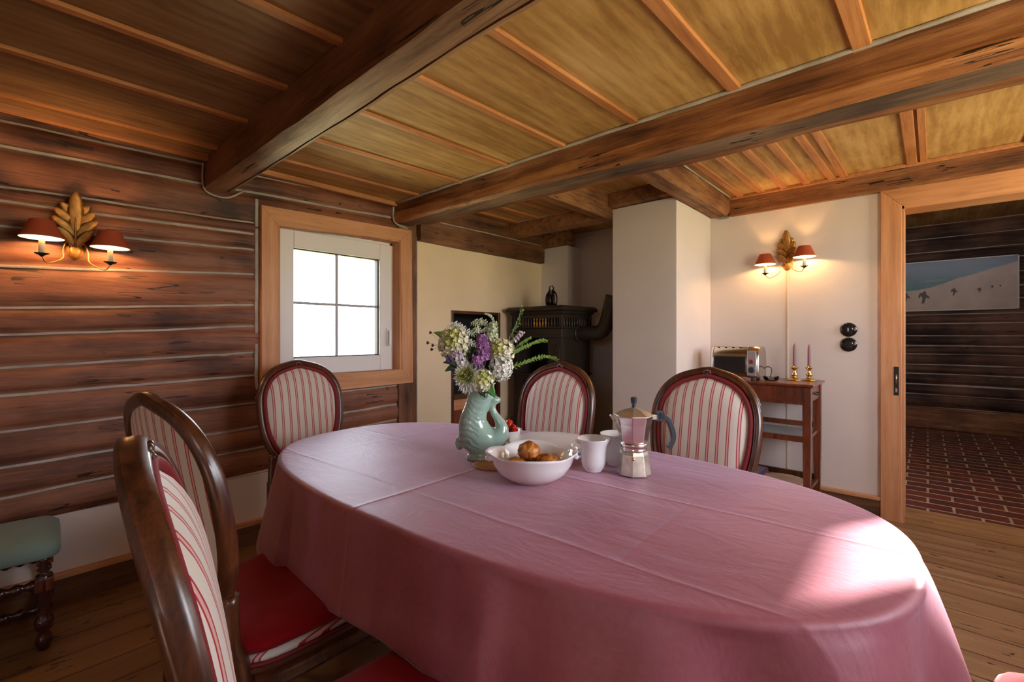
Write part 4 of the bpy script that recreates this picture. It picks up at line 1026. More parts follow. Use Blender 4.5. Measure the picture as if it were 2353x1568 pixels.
# =================================================================== PICTURE IN THE NEXT ROOM
pc = empty('framed_picture', (0, FY-.06, 1.89), 0, 'long framed picture of skiers on a snow slope, in the next room', 'picture')
PW0, PW1, PH = -.60, .812, .325
def flat(poly, y, name, mat, par):
    mb = MB(); n = len(poly); mb.add([(x, y, z) for x, z in poly] + [(x, y+.002, z) for x, z in poly], [tuple(range(n)), tuple(reversed(range(n, 2*n)))] + [(i, n+i, n+(i+1) % n, (i+1) % n) for i in range(n)])
    return mb.build(name, mat, par)
mb = MB(); e_ = .012
mb.box(PW0, PW1, 0, .03, -PH, -PH+e_).box(PW0, PW1, 0, .03, PH-e_, PH).box(PW0, PW0+e_, 0, .03, -PH, PH).box(PW1-e_, PW1, 0, .03, -PH, PH)
mb.build('frame', plain('silver_frame', (.45,.42,.40), .4, .3), pc)
m, t, b = newmat('painted_sky'); s_ = t.nodes.new('ShaderNodeSeparateXYZ'); t.links.new(coords(t), s_.inputs[0])
c_ = ramp(t, math_(t, 'ADD', math_(t, 'MULTIPLY', s_.outputs['Z'], 1.6), math_(t, 'MULTIPLY', noise_(t, coords(t, (1, 1, 6)), 2), .3)), [(.10, (.01,.13,.14)), (.40, (.02,.07,.11)), (.62, (.015,.03,.08))])
t.links.new(c_, b.inputs['Base Color']); b.inputs['Roughness'].default_value = .25
MB().box(PW0+e_, PW1-e_, .012, .02, -PH+e_, PH-e_).build('painted_sky', m, pc)
snow = [(PW0+e_, -PH+e_), (PW1-e_, -PH+e_), (PW1-e_, .25), (.62, .19), (.40, .115), (.28, .08), (.14, .02), (.02, -.02), (-.10, -.045), (-.23, -.055), (PW0+e_, -.09)]
flat(snow, .009, 'painted_snow', plain('painted_snow', (.44,.32,.24), .3, var=.12, vscale=4), pc)
flat([(-.15,.045), (.10,.06), (.20,.072), (.05,.085), (-.14,.075)], .010, 'painted_cloud', plain('painted_cloud', (.12,.16,.16), .3), pc)
dk = plain('painted_figures', (.05,.025,.02), .4)
def skier(x, z, h):
    f = [(x-.10*h, z), (x+.06*h, z), (x+.16*h, z+.45*h), (x+.34*h, z+.40*h), (x+.40*h, z+.30*h), (x+.36*h, z+.52*h), (x+.18*h, z+.72*h), (x+.17*h, z+.92*h), (x+.06*h, z+1.0*h), (x-.02*h, z+.88*h), (x-.22*h, z+.82*h), (x-.30*h, z+.50*h), (x-.20*h, z+.42*h), (x-.16*h, z+.62*h), (x-.04*h, z+.45*h)]
    flat(f, .007, 'painted_skier', dk, pc)
skier(-.045, -.225, .165); skier(-.225, -.20, .13); skier(.245, -.135, .095); skier(.475, -.11, .062); skier(.585, -.07, .042); skier(.655, -.055, .030)

# =================================================================== ON THE TABLE
ZC = TZ + .0032
VR = R(42.03)      # local x runs across the view of the jug's side
# ---- fish jug
jg = empty('fish_jug', (-1.250, 1.222, ZC), VR, 'sage green glazed jug in the shape of a fish, holding the flowers', 'jug')
m, t, b = newmat('celadon_glaze'); v = coords(t)
wv = N(t, 'ShaderNodeTexWave', Scale=26.0, Distortion=6.0, Detail=1.5); wv.bands_direction = 'DIAGONAL'; t.links.new(coords(t, (.8, .8, 1.1)), wv.inputs['Vector'])
s_ = t.nodes.new('ShaderNodeSeparateXYZ'); t.links.new(v, s_.inputs[0])
low = math_(t, 'MULTIPLY', math_(t, 'LESS_THAN', s_.outputs['Z'], .165), math_(t, 'LESS_THAN', s_.outputs['X'], -.012))
rg = math_(t, 'SINE', math_(t, 'MULTIPLY', math_(t, 'ADD', s_.outputs['Z'], math_(t, 'MULTIPLY', math_(t, 'POWER', math_(t, 'ADD', s_.outputs['X'], .0), 2.0), -14.0)), 260.0))
up_ = math_(t, 'MULTIPLY', math_(t, 'GREATER_THAN', s_.outputs['Z'], .175), math_(t, 'LESS_THAN', s_.outputs['Z'], .228))
h = math_(t, 'ADD', math_(t, 'MULTIPLY', wv.outputs['Fac'], low), math_(t, 'MULTIPLY', math_(t, 'MULTIPLY', rg, up_), .5))
c_ = ramp(t, noise_(t, v, 14, 4), [(.3, (.27,.43,.36)), (.7, (.38,.54,.46))]); c_ = mixc(t, math_(t, 'MULTIPLY', math_(t, 'MULTIPLY', low, .35), math_(t, 'SUBTRACT', 1.0, wv.outputs['Fac'])), c_, (.16,.20,.15))
t.links.new(c_, b.inputs['Base Color']); b.inputs['Roughness'].default_value = .12; b.inputs['Coat Weight'].default_value = .7; b.inputs['Coat Roughness'].default_value = .06
bump(t, b, h, .35, .003); M['celadon'] = m
bt = [(-.064,.064,0,.042),(-.066,.066,.008,.045),(-.060,.060,.018,.040),(-.052,.050,.026,.036),(-.078,.070,.048,.046),(-.090,.078,.075,.052),(-.094,.060,.100,.053),(-.093,.030,.125,.050),(-.089,.014,.150,.047),(-.082,.016,.172,.044),(-.072,.022,.195,.041),(-.063,.030,.218,.038),(-.058,.038,.240,.036),(-.056,.040,.258,.034),(-.058,.036,.272,.032),(-.062,.036,.284,.034)]
mb = MB(); rings = []
for x0, x1, z, hw in bt: rings.append([((x0+x1)/2+(x1-x0)/2*math.cos(2*PI*i/28), hw*math.sin(2*PI*i/28), z) for i in range(28)])
mb.loft(rings, 0, True)
mb.tube(crv([(.020, 0, .075), (.052, 0, .085), (.070, 0, .112), (.064, 0, .142), (.046, 0, .170), (.036, 0, .192), (.038, 0, .212), (.050, 0, .230)], 5), [.045,.045,.044,.043,.041,.040,.038,.036,.034,.032,.030,.027,.025,.023,.021,.0195,.018,.0165,.0155,.0145,.014,.0135,.013,.013,.013,.013,.013,.013,.013,.013,.013,.014,.015,.016,.016,.015], 16)
mb.ball((.050, 0, .224), .020, 12, 8, sc=(1.0, .5, .8))
for sd_ in (-1, 1): mb.ball((-.088, sd_*.0, .062), .022, 10, 8, sc=(.8, .5, 1.3))
body = mb.build('jug_body', M['celadon'], jg)
rm = body.modifiers.new('fuse', 'REMESH'); rm.mode = 'VOXEL'; rm.voxel_size = .0042; rm.use_smooth_shade = True
sm_ = body.modifiers.new('smooth', 'SMOOTH'); sm_.iterations = 6; sm_.factor = .6
for sd_ in (-1, 1):
    MB().tube([(.008+.013*math.cos(a*PI/9), sd_*.0345-sd_*.0, .248+.015*math.sin(a*PI/9)) for a in range(18)], .0030, 6, closed=True).ball((.008, sd_*.033, .248), .0085, 10, 8).build('eye', M['celadon'], jg)
mb = MB().tube([(-.012+.043*math.cos(a*PI/12), .033*math.sin(a*PI/12), .286+.006*math.cos(a*PI/6)) for a in range(24)], .0045, 8, closed=True); mb.build('lip', M['celadon'], jg)

# ---- lobed white bowl with twisted handles
bw = empty('lobed_bowl', (-.957, 1.160, ZC), VR, 'white china bowl with a lobed rim, holding brown pastries', 'bowl')
def lobed(profile, n=96, amp=.05, k=6, z_amp=0.0):
    rings = []
    for r, z, w in profile:
        rings.append([((r*(1+amp*w*abs(math.cos(k*PI*i/n))-amp*w*.5))*math.cos(2*PI*i/n), (r*(1+amp*w*abs(math.cos(k*PI*i/n))-amp*w*.5))*math.sin(2*PI*i/n), z+z_amp*w*abs(math.cos(k*PI*i/n))) for i in range(n)])
    return MB().loft(rings, 0, True)
lobed([(.070,0,0),(.074,.004,0),(.088,.010,0),(.112,.028,.3),(.126,.052,.7),(.134,.078,1),(.141,.086,1.2),(.138,.087,1.2),(.130,.078,1),(.121,.052,.7),(.106,.028,.3),(.080,.014,0),(0.001,.012,0)], amp=.09, k=4, z_amp=.008).build('bowl_body', M['white_china'], bw)
for a in (R(6), R(186)):
    c_, s_ = math.cos(a), math.sin(a); P = []
    for i in range(9):
        u = (i-4)/4; P.append((c_*(.134+.012*(1-u*u))-s_*.030*u, s_*(.134+.012*(1-u*u))+c_*.030*u, .082+.012*math.sin(u*6)))
    mb = MB().tube(P, .0050, 8)
    for i in (0, 3, 5, 8): mb.ball(P[i], .0085, 8, 6)
    mb.build('bow_handle', M['white_china'], bw)
# pastries
m, t, b = newmat('baked_crust'); v = coords(t); n1 = noise_(t, v, 34, 5, .6)
t.links.new(ramp(t, n1, [(.36, (.13,.025,.006)), (.48, (.44,.13,.02)), (.66, (.74,.33,.08))]), b.inputs['Base Color']); b.inputs['Roughness'].default_value = .35; b.inputs['Coat Weight'].default_value = .3
vo = N(t, 'ShaderNodeTexVoronoi', Scale=60.0); t.links.new(v, vo.inputs['Vector']); bump(t, b, math_(t, 'ADD', n1, vo.outputs['Distance']), .8, .006); M['crust'] = m
def pastry(dx, dy, dz, r, sc, seed, lab):
    p = Vector((-.957, 1.160, ZC)) + Vector((math.cos(VR)*dx - math.sin(VR)*dy, math.sin(VR)*dx+math.cos(VR)*dy, dz))
    o = MB().ball((0, 0, 0), r, 28, 20, sc=sc, fn=lambda d: 1+.12*nz(d.x+seed, d.y, d.z, 2.4)+.06*nz(d.x, d.y+seed, d.z, 5)).build('pastry', M['crust'])
    o.location = p; tag(o, lab, 'pastry', 'brown pastries in the lobed bowl')
pastry(-.010, .010, .088, .038, (1.0, 1.0, .82), 1, 'round golden brown pastry on top of the others in the bowl')
pastry(.048, -.022, .062, .036, (1.15, .95, .72), 2, 'broken brown pastry at the right side of the bowl')
pastry(-.056, -.020, .055, .034, (1.2, .95, .62), 3, 'dark brown flat pastry at the left side of the bowl')
pastry(-.004, .056, .052, .034, (1.1, 1.0, .75), 4, 'brown pastry at the back, half hidden by the top one')
pastry(.0, -.052, .050, .030, (1.2, 1.0, .6), 5, 'small brown pastry at the front of the bowl')

# ---- cups
def cup(x, y, rz, lab):
    c = empty('cup', (x, y, ZC), rz, lab, 'cup', 'white china cups on the table')
    MB().lathe([(.026,0),(.030,.003),(.030,.006),(.038,.016),(.042,.034),(.043,.066),(.047,.092),(.057,.112),(.0575,.1145),(.055,.1135),(.045,.092),(.040,.066),(.039,.034),(.032,.016),(0.001,.010)], (0,0,0), 40).build('cup_body', M['white_china'], c)
    mb = MB().tube(crv([(-.048, 0, .098), (-.066, 0, .104), (-.078, 0, .088), (-.070, 0, .066), (-.056, 0, .052), (-.043, 0, .050)], 6), .0042, 8)
    mb.ball((-.060, 0, .108), .006, 8, 6).ball((-.079, 0, .092), .0055, 8, 6); mb.build('handle', M['white_china'], c)
    return c
cup(-.858, 1.372, VR+R(8), 'white cup with a flared rim and curled handle beside the bowl')
cup(-.838, 1.492, VR+R(150), 'white cup partly hidden behind the coffee pot')
# ---- plates
o = lobed([(.085,0,0),(.092,.004,0),(.120,.010,.3),(.168,.024,1),(.172,.027,1),(.168,.028,1),(.118,.014,.3),(.088,.009,0),(0.001,.008,0)], amp=.03, k=6)
o = o.build('plate', M['white_china']); o.location = (-1.150, 1.505, ZC); o.scale = (1.05, 1.05, 1.0); o.rotation_euler = (0, 0, R(20)); tag(o, 'large white plate at the bottom of the stack behind the bowl', 'plate', 'stacked white plates')
o2 = o.copy(); COL.objects.link(o2); o2.location = (-1.152, 1.512, ZC+.011); o2.scale = (.98, .98, 1.0); o2.rotation_euler = (0, 0, R(32)); tag(o2, 'white plate on top of the stack behind the bowl', 'plate', 'stacked white plates')
# ---- strawberry bowl
rbp = (-1.352, 1.462)
o = MB().lathe([(.034,0),(.038,.003),(.040,.006),(.056,.030),(.066,.062),(.068,.064),(.0645,.063),(.053,.031),(.034,.010),(0.001,.008)], (0,0,0), 40).build('small_bowl', M['white_china']); o.location = (*rbp, ZC)
tag(o, 'small white bowl of strawberries half hidden behind the fish jug', 'bowl')
m, t, b = newmat('strawberry_skin'); vo = N(t, 'ShaderNodeTexVoronoi', Scale=170.0); t.links.new(coords(t), vo.inputs['Vector'])
t.links.new(ramp(t, vo.outputs['Distance'], [(.12, (.60,.35,.08)), (.26, (.62,.012,.010))]), b.inputs['Base Color']); b.inputs['Roughness'].default_value = .22; bump(t, b, vo.outputs['Distance'], .4, .002); M['berry'] = m
M['leaf'] = plain('leaf_green', (.045,.16,.035), .5, var=.4, vscale=60)
sb0 = empty('strawberry', (0, 0, 0))
MB().lathe([(.001,-.020),(.007,-.015),(.013,-.004),(.0150,.005),(.012,.012),(.004,.014),(.001,.013)], (0,0,0), 16).build('berry', M['berry'], sb0)
mb = MB()
for k in range(5):
    a = k*2*PI/5; mb.add([(0,0,.0142), (.006*math.cos(a-.5), .006*math.sin(a-.5), .0152), (.014*math.cos(a), .014*math.sin(a), .0165), (.006*math.cos(a+.5), .006*math.sin(a+.5), .0152)], [(0,1,2,3)])
mb.build('leafy_cap', M['leaf'], sb0)
rnd = random.Random(4); first = True
SPOT = [(0,0,.070),(.032,.005,.070),(-.030,.010,.061),(.008,.034,.060),(-.005,-.033,.060),(.036,-.024,.050),(-.034,-.020,.052),(-.026,.036,.052),(.032,.030,.052),(.0,.0,.040),(.014,.010,.088),(-.016,-.008,.086)]
DESC = ['in the middle','at the right','at the left','at the back','at the front','at the front right','at the front left','at the back left','at the back right','at the bottom','on top, to the right','on top, to the left']
for (dx, dy, dz), ds in zip(SPOT, DESC):
    o = sb0 if first else copy_tree(sb0); first = False
    o.location = (rbp[0]+math.cos(VR)*dx-math.sin(VR)*dy, rbp[1]+math.sin(VR)*dx+math.cos(VR)*dy, ZC+dz)
    o.rotation_euler = (rnd.uniform(-1.2, 1.2), rnd.uniform(-1.2, 1.2), rnd.uniform(0, 6)); tag(o, 'red strawberry %s of the small white bowl' % ds, 'strawberry', 'strawberries in the small white bowl')

# ---- moka pot
mk = empty('moka_pot', (-.737, 1.432, ZC), VR+R(4), 'faceted aluminium stovetop coffee pot with a black handle', 'coffee pot')
def facet(prof, n=8, ph=PI/8): return MB().loft([[(r*math.cos(2*PI*i/n+ph), r*math.sin(2*PI*i/n+ph), z) for i in range(n)] for r, z in prof], 0, False)
facet([(.052,0),(.056,.004),(.055,.012),(.047,.070),(.043,.082)]).build('boiler', M['alu_worn'], mk, bevel=.0012)
MB().lathe([(.040,.080),(.0435,.083),(.0435,.089),(.041,.092),(.045,.096),(.047,.104),(.044,.110),(.041,.112)], (0,0,0), 36).build('waist_ring', M['alu'], mk)
facet([(.041,.110),(.046,.114),(.056,.170),(.062,.196),(.063,.198)]).build('upper_chamber', M['alu'], mk, bevel=.0012)
facet([(.065,.198),(.065,.201),(.040,.214),(.012,.223),(.009,.225)]).build('lid', M['alu_lid'], mk, bevel=.001)
MB().loft([[(r*math.cos(2*PI*i/8), r*math.sin(2*PI*i/8), z) for i in range(8)] for r, z in ((.007,.222),(.007,.234),(.010,.240),(.0115,.256),(.009,.260))], 0, False).build('knob', M['black_plastic'], mk, bevel=.001)
MB().loft([[(-.044, -.022, .150), (-.044, .022, .150), (-.050, 0, .135)], [(-.062, -.016, .188), (-.062, .016, .188), (-.066, 0, .172)], [(-.080, -.006, .203), (-.080, .006, .203), (-.084, 0, .198)]], 0, False).build('spout', M['alu'], mk, bevel=.001)
MB().ball((-.018, -.0475, .062), .0055, 10, 8).build('safety_valve', M['brass'], mk)
MB().box(.058, .082, -.008, .008, .184, .200).build('handle_bracket', M['alu_worn'], mk, bevel=.001)
P = crv([(.078, 0, .194), (.098, 0, .196), (.118, 0, .182), (.132, 0, .150), (.136, 0, .120), (.126, 0, .095), (.120, 0, .085)], 6)
rings = []
for i, p in enumerate(P):
    q = P[min(i+1, len(P)-1)] - P[max(i-1, 0)]; q.normalize(); nn = Vector((q.z, 0, -q.x)); w = .011 if i < 8 else .008
    rings.append([tuple(p+nn*w+Vector((0, -.008, 0))), tuple(p+nn*w+Vector((0, .008, 0))), tuple(p-nn*w+Vector((0, .008, 0))), tuple(p-nn*w+Vector((0, -.008, 0)))])
mb = MB().loft(rings, 0, False).box(.074, .104, -.008, .008, .178, .212); mb.build('handle', M['black_plastic'], mk, bevel=.002)

# ---- disc added to stand for an orange reflection beside the jug
o = MB().lathe([(0.001,0),(.074,0),(.078,.003),(.074,.006),(0.001,.006)], (0,0,0), 32).build('orange_reflection_disc', wood('reflection_disc_orange', (.30,.11,.03), (.46,.20,.06), (.60,.30,.10), 'x', 1, 14, .5, 0, 0, bmp=.1, seed=22))
o.location = (-1.165, 1.195, ZC); tag(o, 'small orange disc added for a reflection between the fish jug and the bowl', 'reflection disc')
jg.location.z = ZC

# =================================================================== THE BOUQUET
rnd = random.Random(11)
JO = Vector((-1.250, 1.222, ZC)); UX = Vector((math.cos(VR), math.sin(VR), 0)); UY = Vector((-math.sin(VR), math.cos(VR), 0))
def LP(u, d, z): return JO + UX*u + UY*d + Vector((0, 0, z))
M['stem'] = plain('stem_green', (.13,.24,.05), .5, var=.2)
M['stem_pale'] = plain('pale_stem', (.34,.42,.16), .5)
M['fern'] = plain('spray_green', (.20,.36,.07), .5, var=.3, vscale=80)
M['leaf_dark'] = plain('dark_leaf', (.018,.070,.028), .35, var=.3, vscale=40)
M['leaf_fresh'] = plain('fresh_leaf', (.07,.26,.04), .35, var=.25, vscale=40)
def petal_mat(name, c0, c1):
    m, t, b = newmat(name); t.links.new(ramp(t, noise_(t, coords(t), 45, 3), [(.35, c0), (.65, c1)]), b.inputs['Base Color'])
    b.inputs['Roughness'].default_value = .6; b.inputs['Subsurface Weight'].default_value = .0; return m
M['cream'] = petal_mat('cream_petals', (.60,.58,.34), (.86,.84,.70)); M['cream_core'] = petal_mat('yellow_green_core', (.42,.46,.12), (.66,.66,.28))
M['white_p'] = petal_mat('white_petals', (.72,.74,.68), (.90,.90,.86)); M['lilac'] = petal_mat('lilac_petals', (.25,.10,.30), (.52,.25,.52))
M['mauve_p'] = petal_mat('pale_mauve_petals', (.42,.34,.42), (.70,.62,.66)); M['blue_p'] = petal_mat('blue_petals', (.08,.12,.42), (.25,.30,.62))
M['umbel'] = petal_mat('green_white_florets', (.40,.50,.26), (.74,.78,.62)); M['brown_b'] = plain('brown_seed_head', (.09,.03,.03), .6)
MOUTH = (-.012, 0, .275)
def stem_to(parent, tip, mat=None, r=.0016, bow=.0, n=8):
    a = Vector(MOUTH) + Vector((rnd.uniform(-.018,.018), rnd.uniform(-.014,.014), -.06)); t = Vector(tip)
    mid = a.lerp(t, .55) + Vector((0, 0, .02+bow))
    P = crv([LP(*a), LP(*(a.lerp(t, .25)+Vector((0,0,.015)))), LP(*mid), LP(*t)], n)
    return MB().tube(P, r, 6).build('stem', mat or M['stem'], parent)
def petal(mb, p, d, up, L, w, cup=.25, mi=0):
    d = d.normalized(); s_ = d.cross(up); s_ = s_.normalized() if s_.length > 1e-4 else Vector((1, 0, 0)); nn = s_.cross(d)
    q = [p, p+d*L*.45+s_*w*.5+nn*cup*L*.18, p+d*L*.95+nn*cup*L*.5, p+d*L*.45-s_*w*.5+nn*cup*L*.18, p+d*L*.5-nn*cup*L*.05]
    mb.add(q, [(0, 1, 4), (1, 2, 4), (2, 3, 4), (3, 0, 4)], mi)
def fib(n):
    for i in range(n):
        z = 1-2*(i+.5)/n; r = math.sqrt(1-z*z); a = i*2.39996; yield Vector((r*math.cos(a), r*math.sin(a), z))
def head_ball(name, parent, c, r, n, L, w, mats, core=None, sc=(1,1,1), cdir=None, florets=4):
    """cluster of small flat-petalled florets over a ball"""
    mb = MB(); C = LP(*c)
    mb.ball(C, r*.62, 10, 8, mi=1 if core else 0, sc=sc)
    for d in fib(n):
        d2 = (d + Vector((rnd.uniform(-.15,.15), rnd.uniform(-.15,.15), rnd.uniform(-.15,.15)))).normalized()
        rr = r*rnd.uniform(.78, 1.0); p = C + Vector((d2.x*rr*sc[0], d2.y*rr*sc[1], d2.z*rr*sc[2]))
        t1 = d2.orthogonal().normalized(); a0 = rnd.uniform(0, 6.28); mi = 0
        if core and cdir is not None and d2.dot(cdir) > .80: mi = 1
        for k in range(florets):
            a = a0+k*2*PI/florets; e = (t1*math.cos(a) + d2.cross(t1)*math.sin(a) + d2*.35); petal(mb, p, e, d2, L, w, .3, mi)
    return mb.build(name, mats, parent, recalc=False)
def head_daisy(name, parent, c, dirv, r, mats, rows=6):
    """many-petalled shaggy bloom"""
    mb = MB(); C = LP(*c); dv = dirv.normalized(); t1 = dv.orthogonal().normalized(); t2 = dv.cross(t1)
    mb.ball(C, r*.30, 10, 8, mi=1)
    for k in range(rows):
        q = k/(rows-1); n = 16+k*6; el = 1.35 - 1.85*q
        for i in range(n):
            a = 2*PI*(i+.5*k)/n + rnd.uniform(-.12,.12); e = el + rnd.uniform(-.15,.15)
            e = (t1*math.cos(a)+t2*math.sin(a))*math.cos(e) + dv*math.sin(e)
            petal(mb, C+e*r*.16, e, dv, r*(.55+.40*q)*rnd.uniform(.85,1.1), r*.24, .35, 1 if q < .35 else 0)
    return mb.build(name, mats, parent, recalc=False)
def flower(kind, lab, cat='flower', group='cut flowers in the fish jug'):
    return empty(kind, (0, 0, 0), 0, lab, cat, group)
def zz(py): return .467 + (772-py)/600
def uu(px): return (px-1110)/600
TOC = (-UY*0.9 + Vector((0, 0, .45))).normalized()       # roughly outwards from the bunch, into the room
f = flower('flower', 'large shaggy cream flower with a yellow green heart, low at the left of the bouquet'); c = (uu(1080), -.050, zz(862)); stem_to(f, c); head_daisy('flower_head', f, c, TOC-UX*.3-Vector((0,0,.2)), .062, [M['white_p'], M['cream_core']], 7)
f = flower('flower', 'cream flower cluster just over the lip of the jug'); c = (uu(1112), -.045, zz(872)); stem_to(f, c); head_ball('flower_head', f, c, .042, 110, .014, .011, [M['cream'], M['cream_core']], True, cdir=TOC)
f = flower('flower', 'big pale yellow flower head at the upper left of the bouquet'); c = (uu(1046), -.012, zz(790)); stem_to(f, c); head_ball('flower_head', f, c, .060, 200, .016, .012, [M['cream'], M['cream_core']], True, sc=(1.0, .9, 1.05), cdir=(TOC-UX*.2).normalized())
f = flower('flower', 'greenish white flower head right of the lilac one'); c = (uu(1152), -.010, zz(808)); stem_to(f, c); head_ball('flower_head', f, c, .048, 150, .015, .012, [M['cream'], M['cream_core']], True, cdir=(TOC-UX*.5).normalized())
f = flower('flower', 'round white flower head at the lower right of the bouquet'); c = (uu(1152), -.028, zz(842)); stem_to(f, c); head_ball('flower_head', f, c, .046, 150, .013, .011, [M['white_p'], M['cream']], True, sc=(.9, .9, 1.15))
f = flower('flower', 'small white flower head between the two lower cream ones'); c = (uu(1066), -.030, zz(834)); stem_to(f, c); head_ball('flower_head', f, c, .022, 50, .011, .009, [M['white_p']])
f = flower('flower', 'pale pinkish white small flower head at the left of the bouquet'); c = (uu(1053), -.045, zz(815)); stem_to(f, c); head_ball('flower_head', f, c, .024, 54, .011, .010, [M['mauve_p']])
def spike(parent, pts, r0, r1, n, L, w, mats, name='flower_head', taper=1.0):
    P = crv([LP(*p) for p in pts], 8); mb = MB(); mb.tube(P, .0012, 5, mi=len(mats)-1)
    for i in range(n):
        t = (i+.5)/n; p = P[min(len(P)-1, int(t*(len(P)-1)))]; rr = (r0+(r1-r0)*t)*(1-.2*rnd.random()); a = i*2.4; s_ = Vector((math.cos(a), math.sin(a), rnd.uniform(-.2,.5))).normalized()
        q = p + s_*rr; e1 = s_.orthogonal().normalized()
        for k in range(4): b_ = k*PI/2+i; petal(mb, q, e1*math.cos(b_)+s_.cross(e1)*math.sin(b_)+s_*.4, s_, L, w, .3, 0)
    return mb.build(name, mats, parent, recalc=False)
f = flower('lilac_spike', 'bright lilac flower spike in the middle of the bouquet'); c = (uu(1114), -.030, zz(812)); stem_to(f, c); spike(f, [(uu(1118), -.020, zz(820)), (uu(1112), -.028, zz(795)), (uu(1109), -.03, zz(772))], .036, .010, 170, .011, .010, [M['lilac'], M['stem']])
f = flower('lilac_spike', 'lower lilac flower spike in front of the green foliage'); c = (uu(1106), -.05, zz(842)); stem_to(f, c); spike(f, [(uu(1104), -.045, zz(818)), (uu(1100), -.052, zz(832)), (uu(1108), -.056, zz(843))], .026, .008, 100, .010, .009, [M['lilac'], M['stem']])
f = flower('lilac_spike', 'pale mauve flower spike at the top middle of the bouquet'); c = (uu(1128), .01, zz(785)); stem_to(f, c); spike(f, [(uu(1128), .005, zz(790)), (uu(1132), .01, zz(765)), (uu(1134), .01, zz(742))], .024, .012, 120, .009, .007, [M['umbel'], M['stem']])
f = flower('lilac_spike', 'greyish white slender flower spike at the right of the bouquet'); stem_to(f, (uu(1180), .0, zz(786))); spike(f, [(uu(1180), 0, zz(786)), (uu(1192), -.005, zz(773)), (uu(1200), -.01, zz(763))], .010, .008, 44, .007, .005, [M['mauve_p'], M['stem']])
f = flower('lilac_spike', 'thin drooping pale spike curling over at the top of the bouquet'); stem_to(f, (uu(1136), .01, zz(752))); spike(f, [(uu(1136), .01, zz(752)), (uu(1133), .01, zz(735)), (uu(1124), .008, zz(725)), (uu(1115), .005, zz(722))], .004, .003, 50, .005, .004, [M['umbel'], M['stem_pale']])
def umbel(parent, c, R_, n, mats):
    mb = MB(); C = LP(*c); heads = MB()
    for d in fib(n*2):
        if d.z < .05: continue
        e = C + Vector((d.x*R_, d.y*R_, d.z*R_*.75+.004)); mb.tube([C, C.lerp(e, .5)+Vector((0, 0, .002)), e], .0006, 4)
        for d3 in fib(9):
            q = e + d3*.0068; heads.ball(q, .0022, 5, 4)
            petal(heads, q, d3, Vector((0, 0, 1)), .006, .005)
    mb.build('ray', mats[1], parent); return heads.build('flower_head', mats[0], parent, recalc=False)
for px, py, d, r_, n, lab in ((1046, 757, .01, .024, 10, 'airy white umbel at the top left of the bouquet'), (1061, 762, -.01, .016, 8, 'small airy umbel just right of the top left one'), (1075, 775, .0, .026, 11, 'airy white umbel right of the pale yellow flower head'),
                          (1102, 752, .02, .030, 12, 'tallest green white umbel at the top middle of the bouquet'), (1096, 766, .0, .016, 8, 'small green umbel under the tallest one'), (1082, 796, -.03, .020, 9, 'white umbel left of the lilac spike'), (1122, 765, .02, .020, 9, 'umbel tucked behind the pale mauve spike')):
    f = flower('umbel_flower', lab); c = (uu(px), d, zz(py)); stem_to(f, c, M['stem_pale'], .0012); umbel(f, c, r_, n, [M['umbel'] if px > 1090 else M['white_p'], M['stem_pale']])
def spray(pts, lab, n=26, L=.015, w=.004, mat='fern'):
    f = flower('green_spray', lab, 'foliage', 'green sprays in the fish jug'); P = crv([LP(*p) for p in pts], 10)
    MB().tube(P, [.0016-.0011*i/len(P) for i in range(len(P))], 6).build('stem', M['stem_pale'], f)
    mb = MB(); m_ = len(P)
    for i in range(n):
        t = .12+.86*i/n; k = min(m_-2, int(t*(m_-1))); d = (P[k+1]-P[k]).normalized(); sd_ = 1 if i % 2 else -1
        ang = i*2.2; side = (Vector((0, 0, 1))*math.cos(ang)+UX*math.sin(ang)*.6+UY*math.sin(ang*1.3)*.6); petal(mb, P[k], (d*.75+side*.75), d.orthogonal(), L*(1-.55*t)*rnd.uniform(.8,1.2), w, .2)
        petal(mb, P[k], (d*.9-side*.5), d.orthogonal(), L*(1-.55*t)*rnd.uniform(.7,1.1), w, .2)
    mb.build('leaf', M[mat], f, recalc=False)
spray([MOUTH, (uu(1150), .01, zz(820)), (uu(1178), .01, zz(765)), (uu(1192), .008, zz(735)), (uu(1200), .0, zz(703))], 'tallest green spray rising to the right of the bouquet', 70, .028, .008)
spray([MOUTH, (uu(1150), .0, zz(838)), (uu(1185), -.01, zz(808)), (uu(1215), -.01, zz(793)), (uu(1240), -.012, zz(783)), (uu(1256), -.012, zz(785))], 'green spray arching to the right, above the lowest one', 64, .022, .0065)
spray([MOUTH, (uu(1160), -.01, zz(850)), (uu(1205), -.02, zz(832)), (uu(1240), -.02, zz(820)), (uu(1265), -.02, zz(821)), (uu(1280), -.02, zz(828))], 'lowest green spray, long and arching far to the right', 64, .022, .0065)
spray([MOUTH, (uu(1155), .01, zz(830)), (uu(1185), .015, zz(800)), (uu(1205), .012, zz(785)), (uu(1220), .01, zz(776))], 'short green spray between the two arching ones', 44, .021, .0065)
spray([MOUTH, (uu(1090), -.02, zz(850)), (uu(1086), -.035, zz(825)), (uu(1090), -.03, zz(795))], 'feathery dark green foliage left of the lilac spikes', 95, .036, .012, 'leaf')
spray([MOUTH, (uu(1130), -.02, zz(855)), (uu(1133), -.04, zz(840)), (uu(1138), -.045, zz(822))], 'feathery green foliage between the lilac and white flowers', 80, .032, .012, 'leaf')
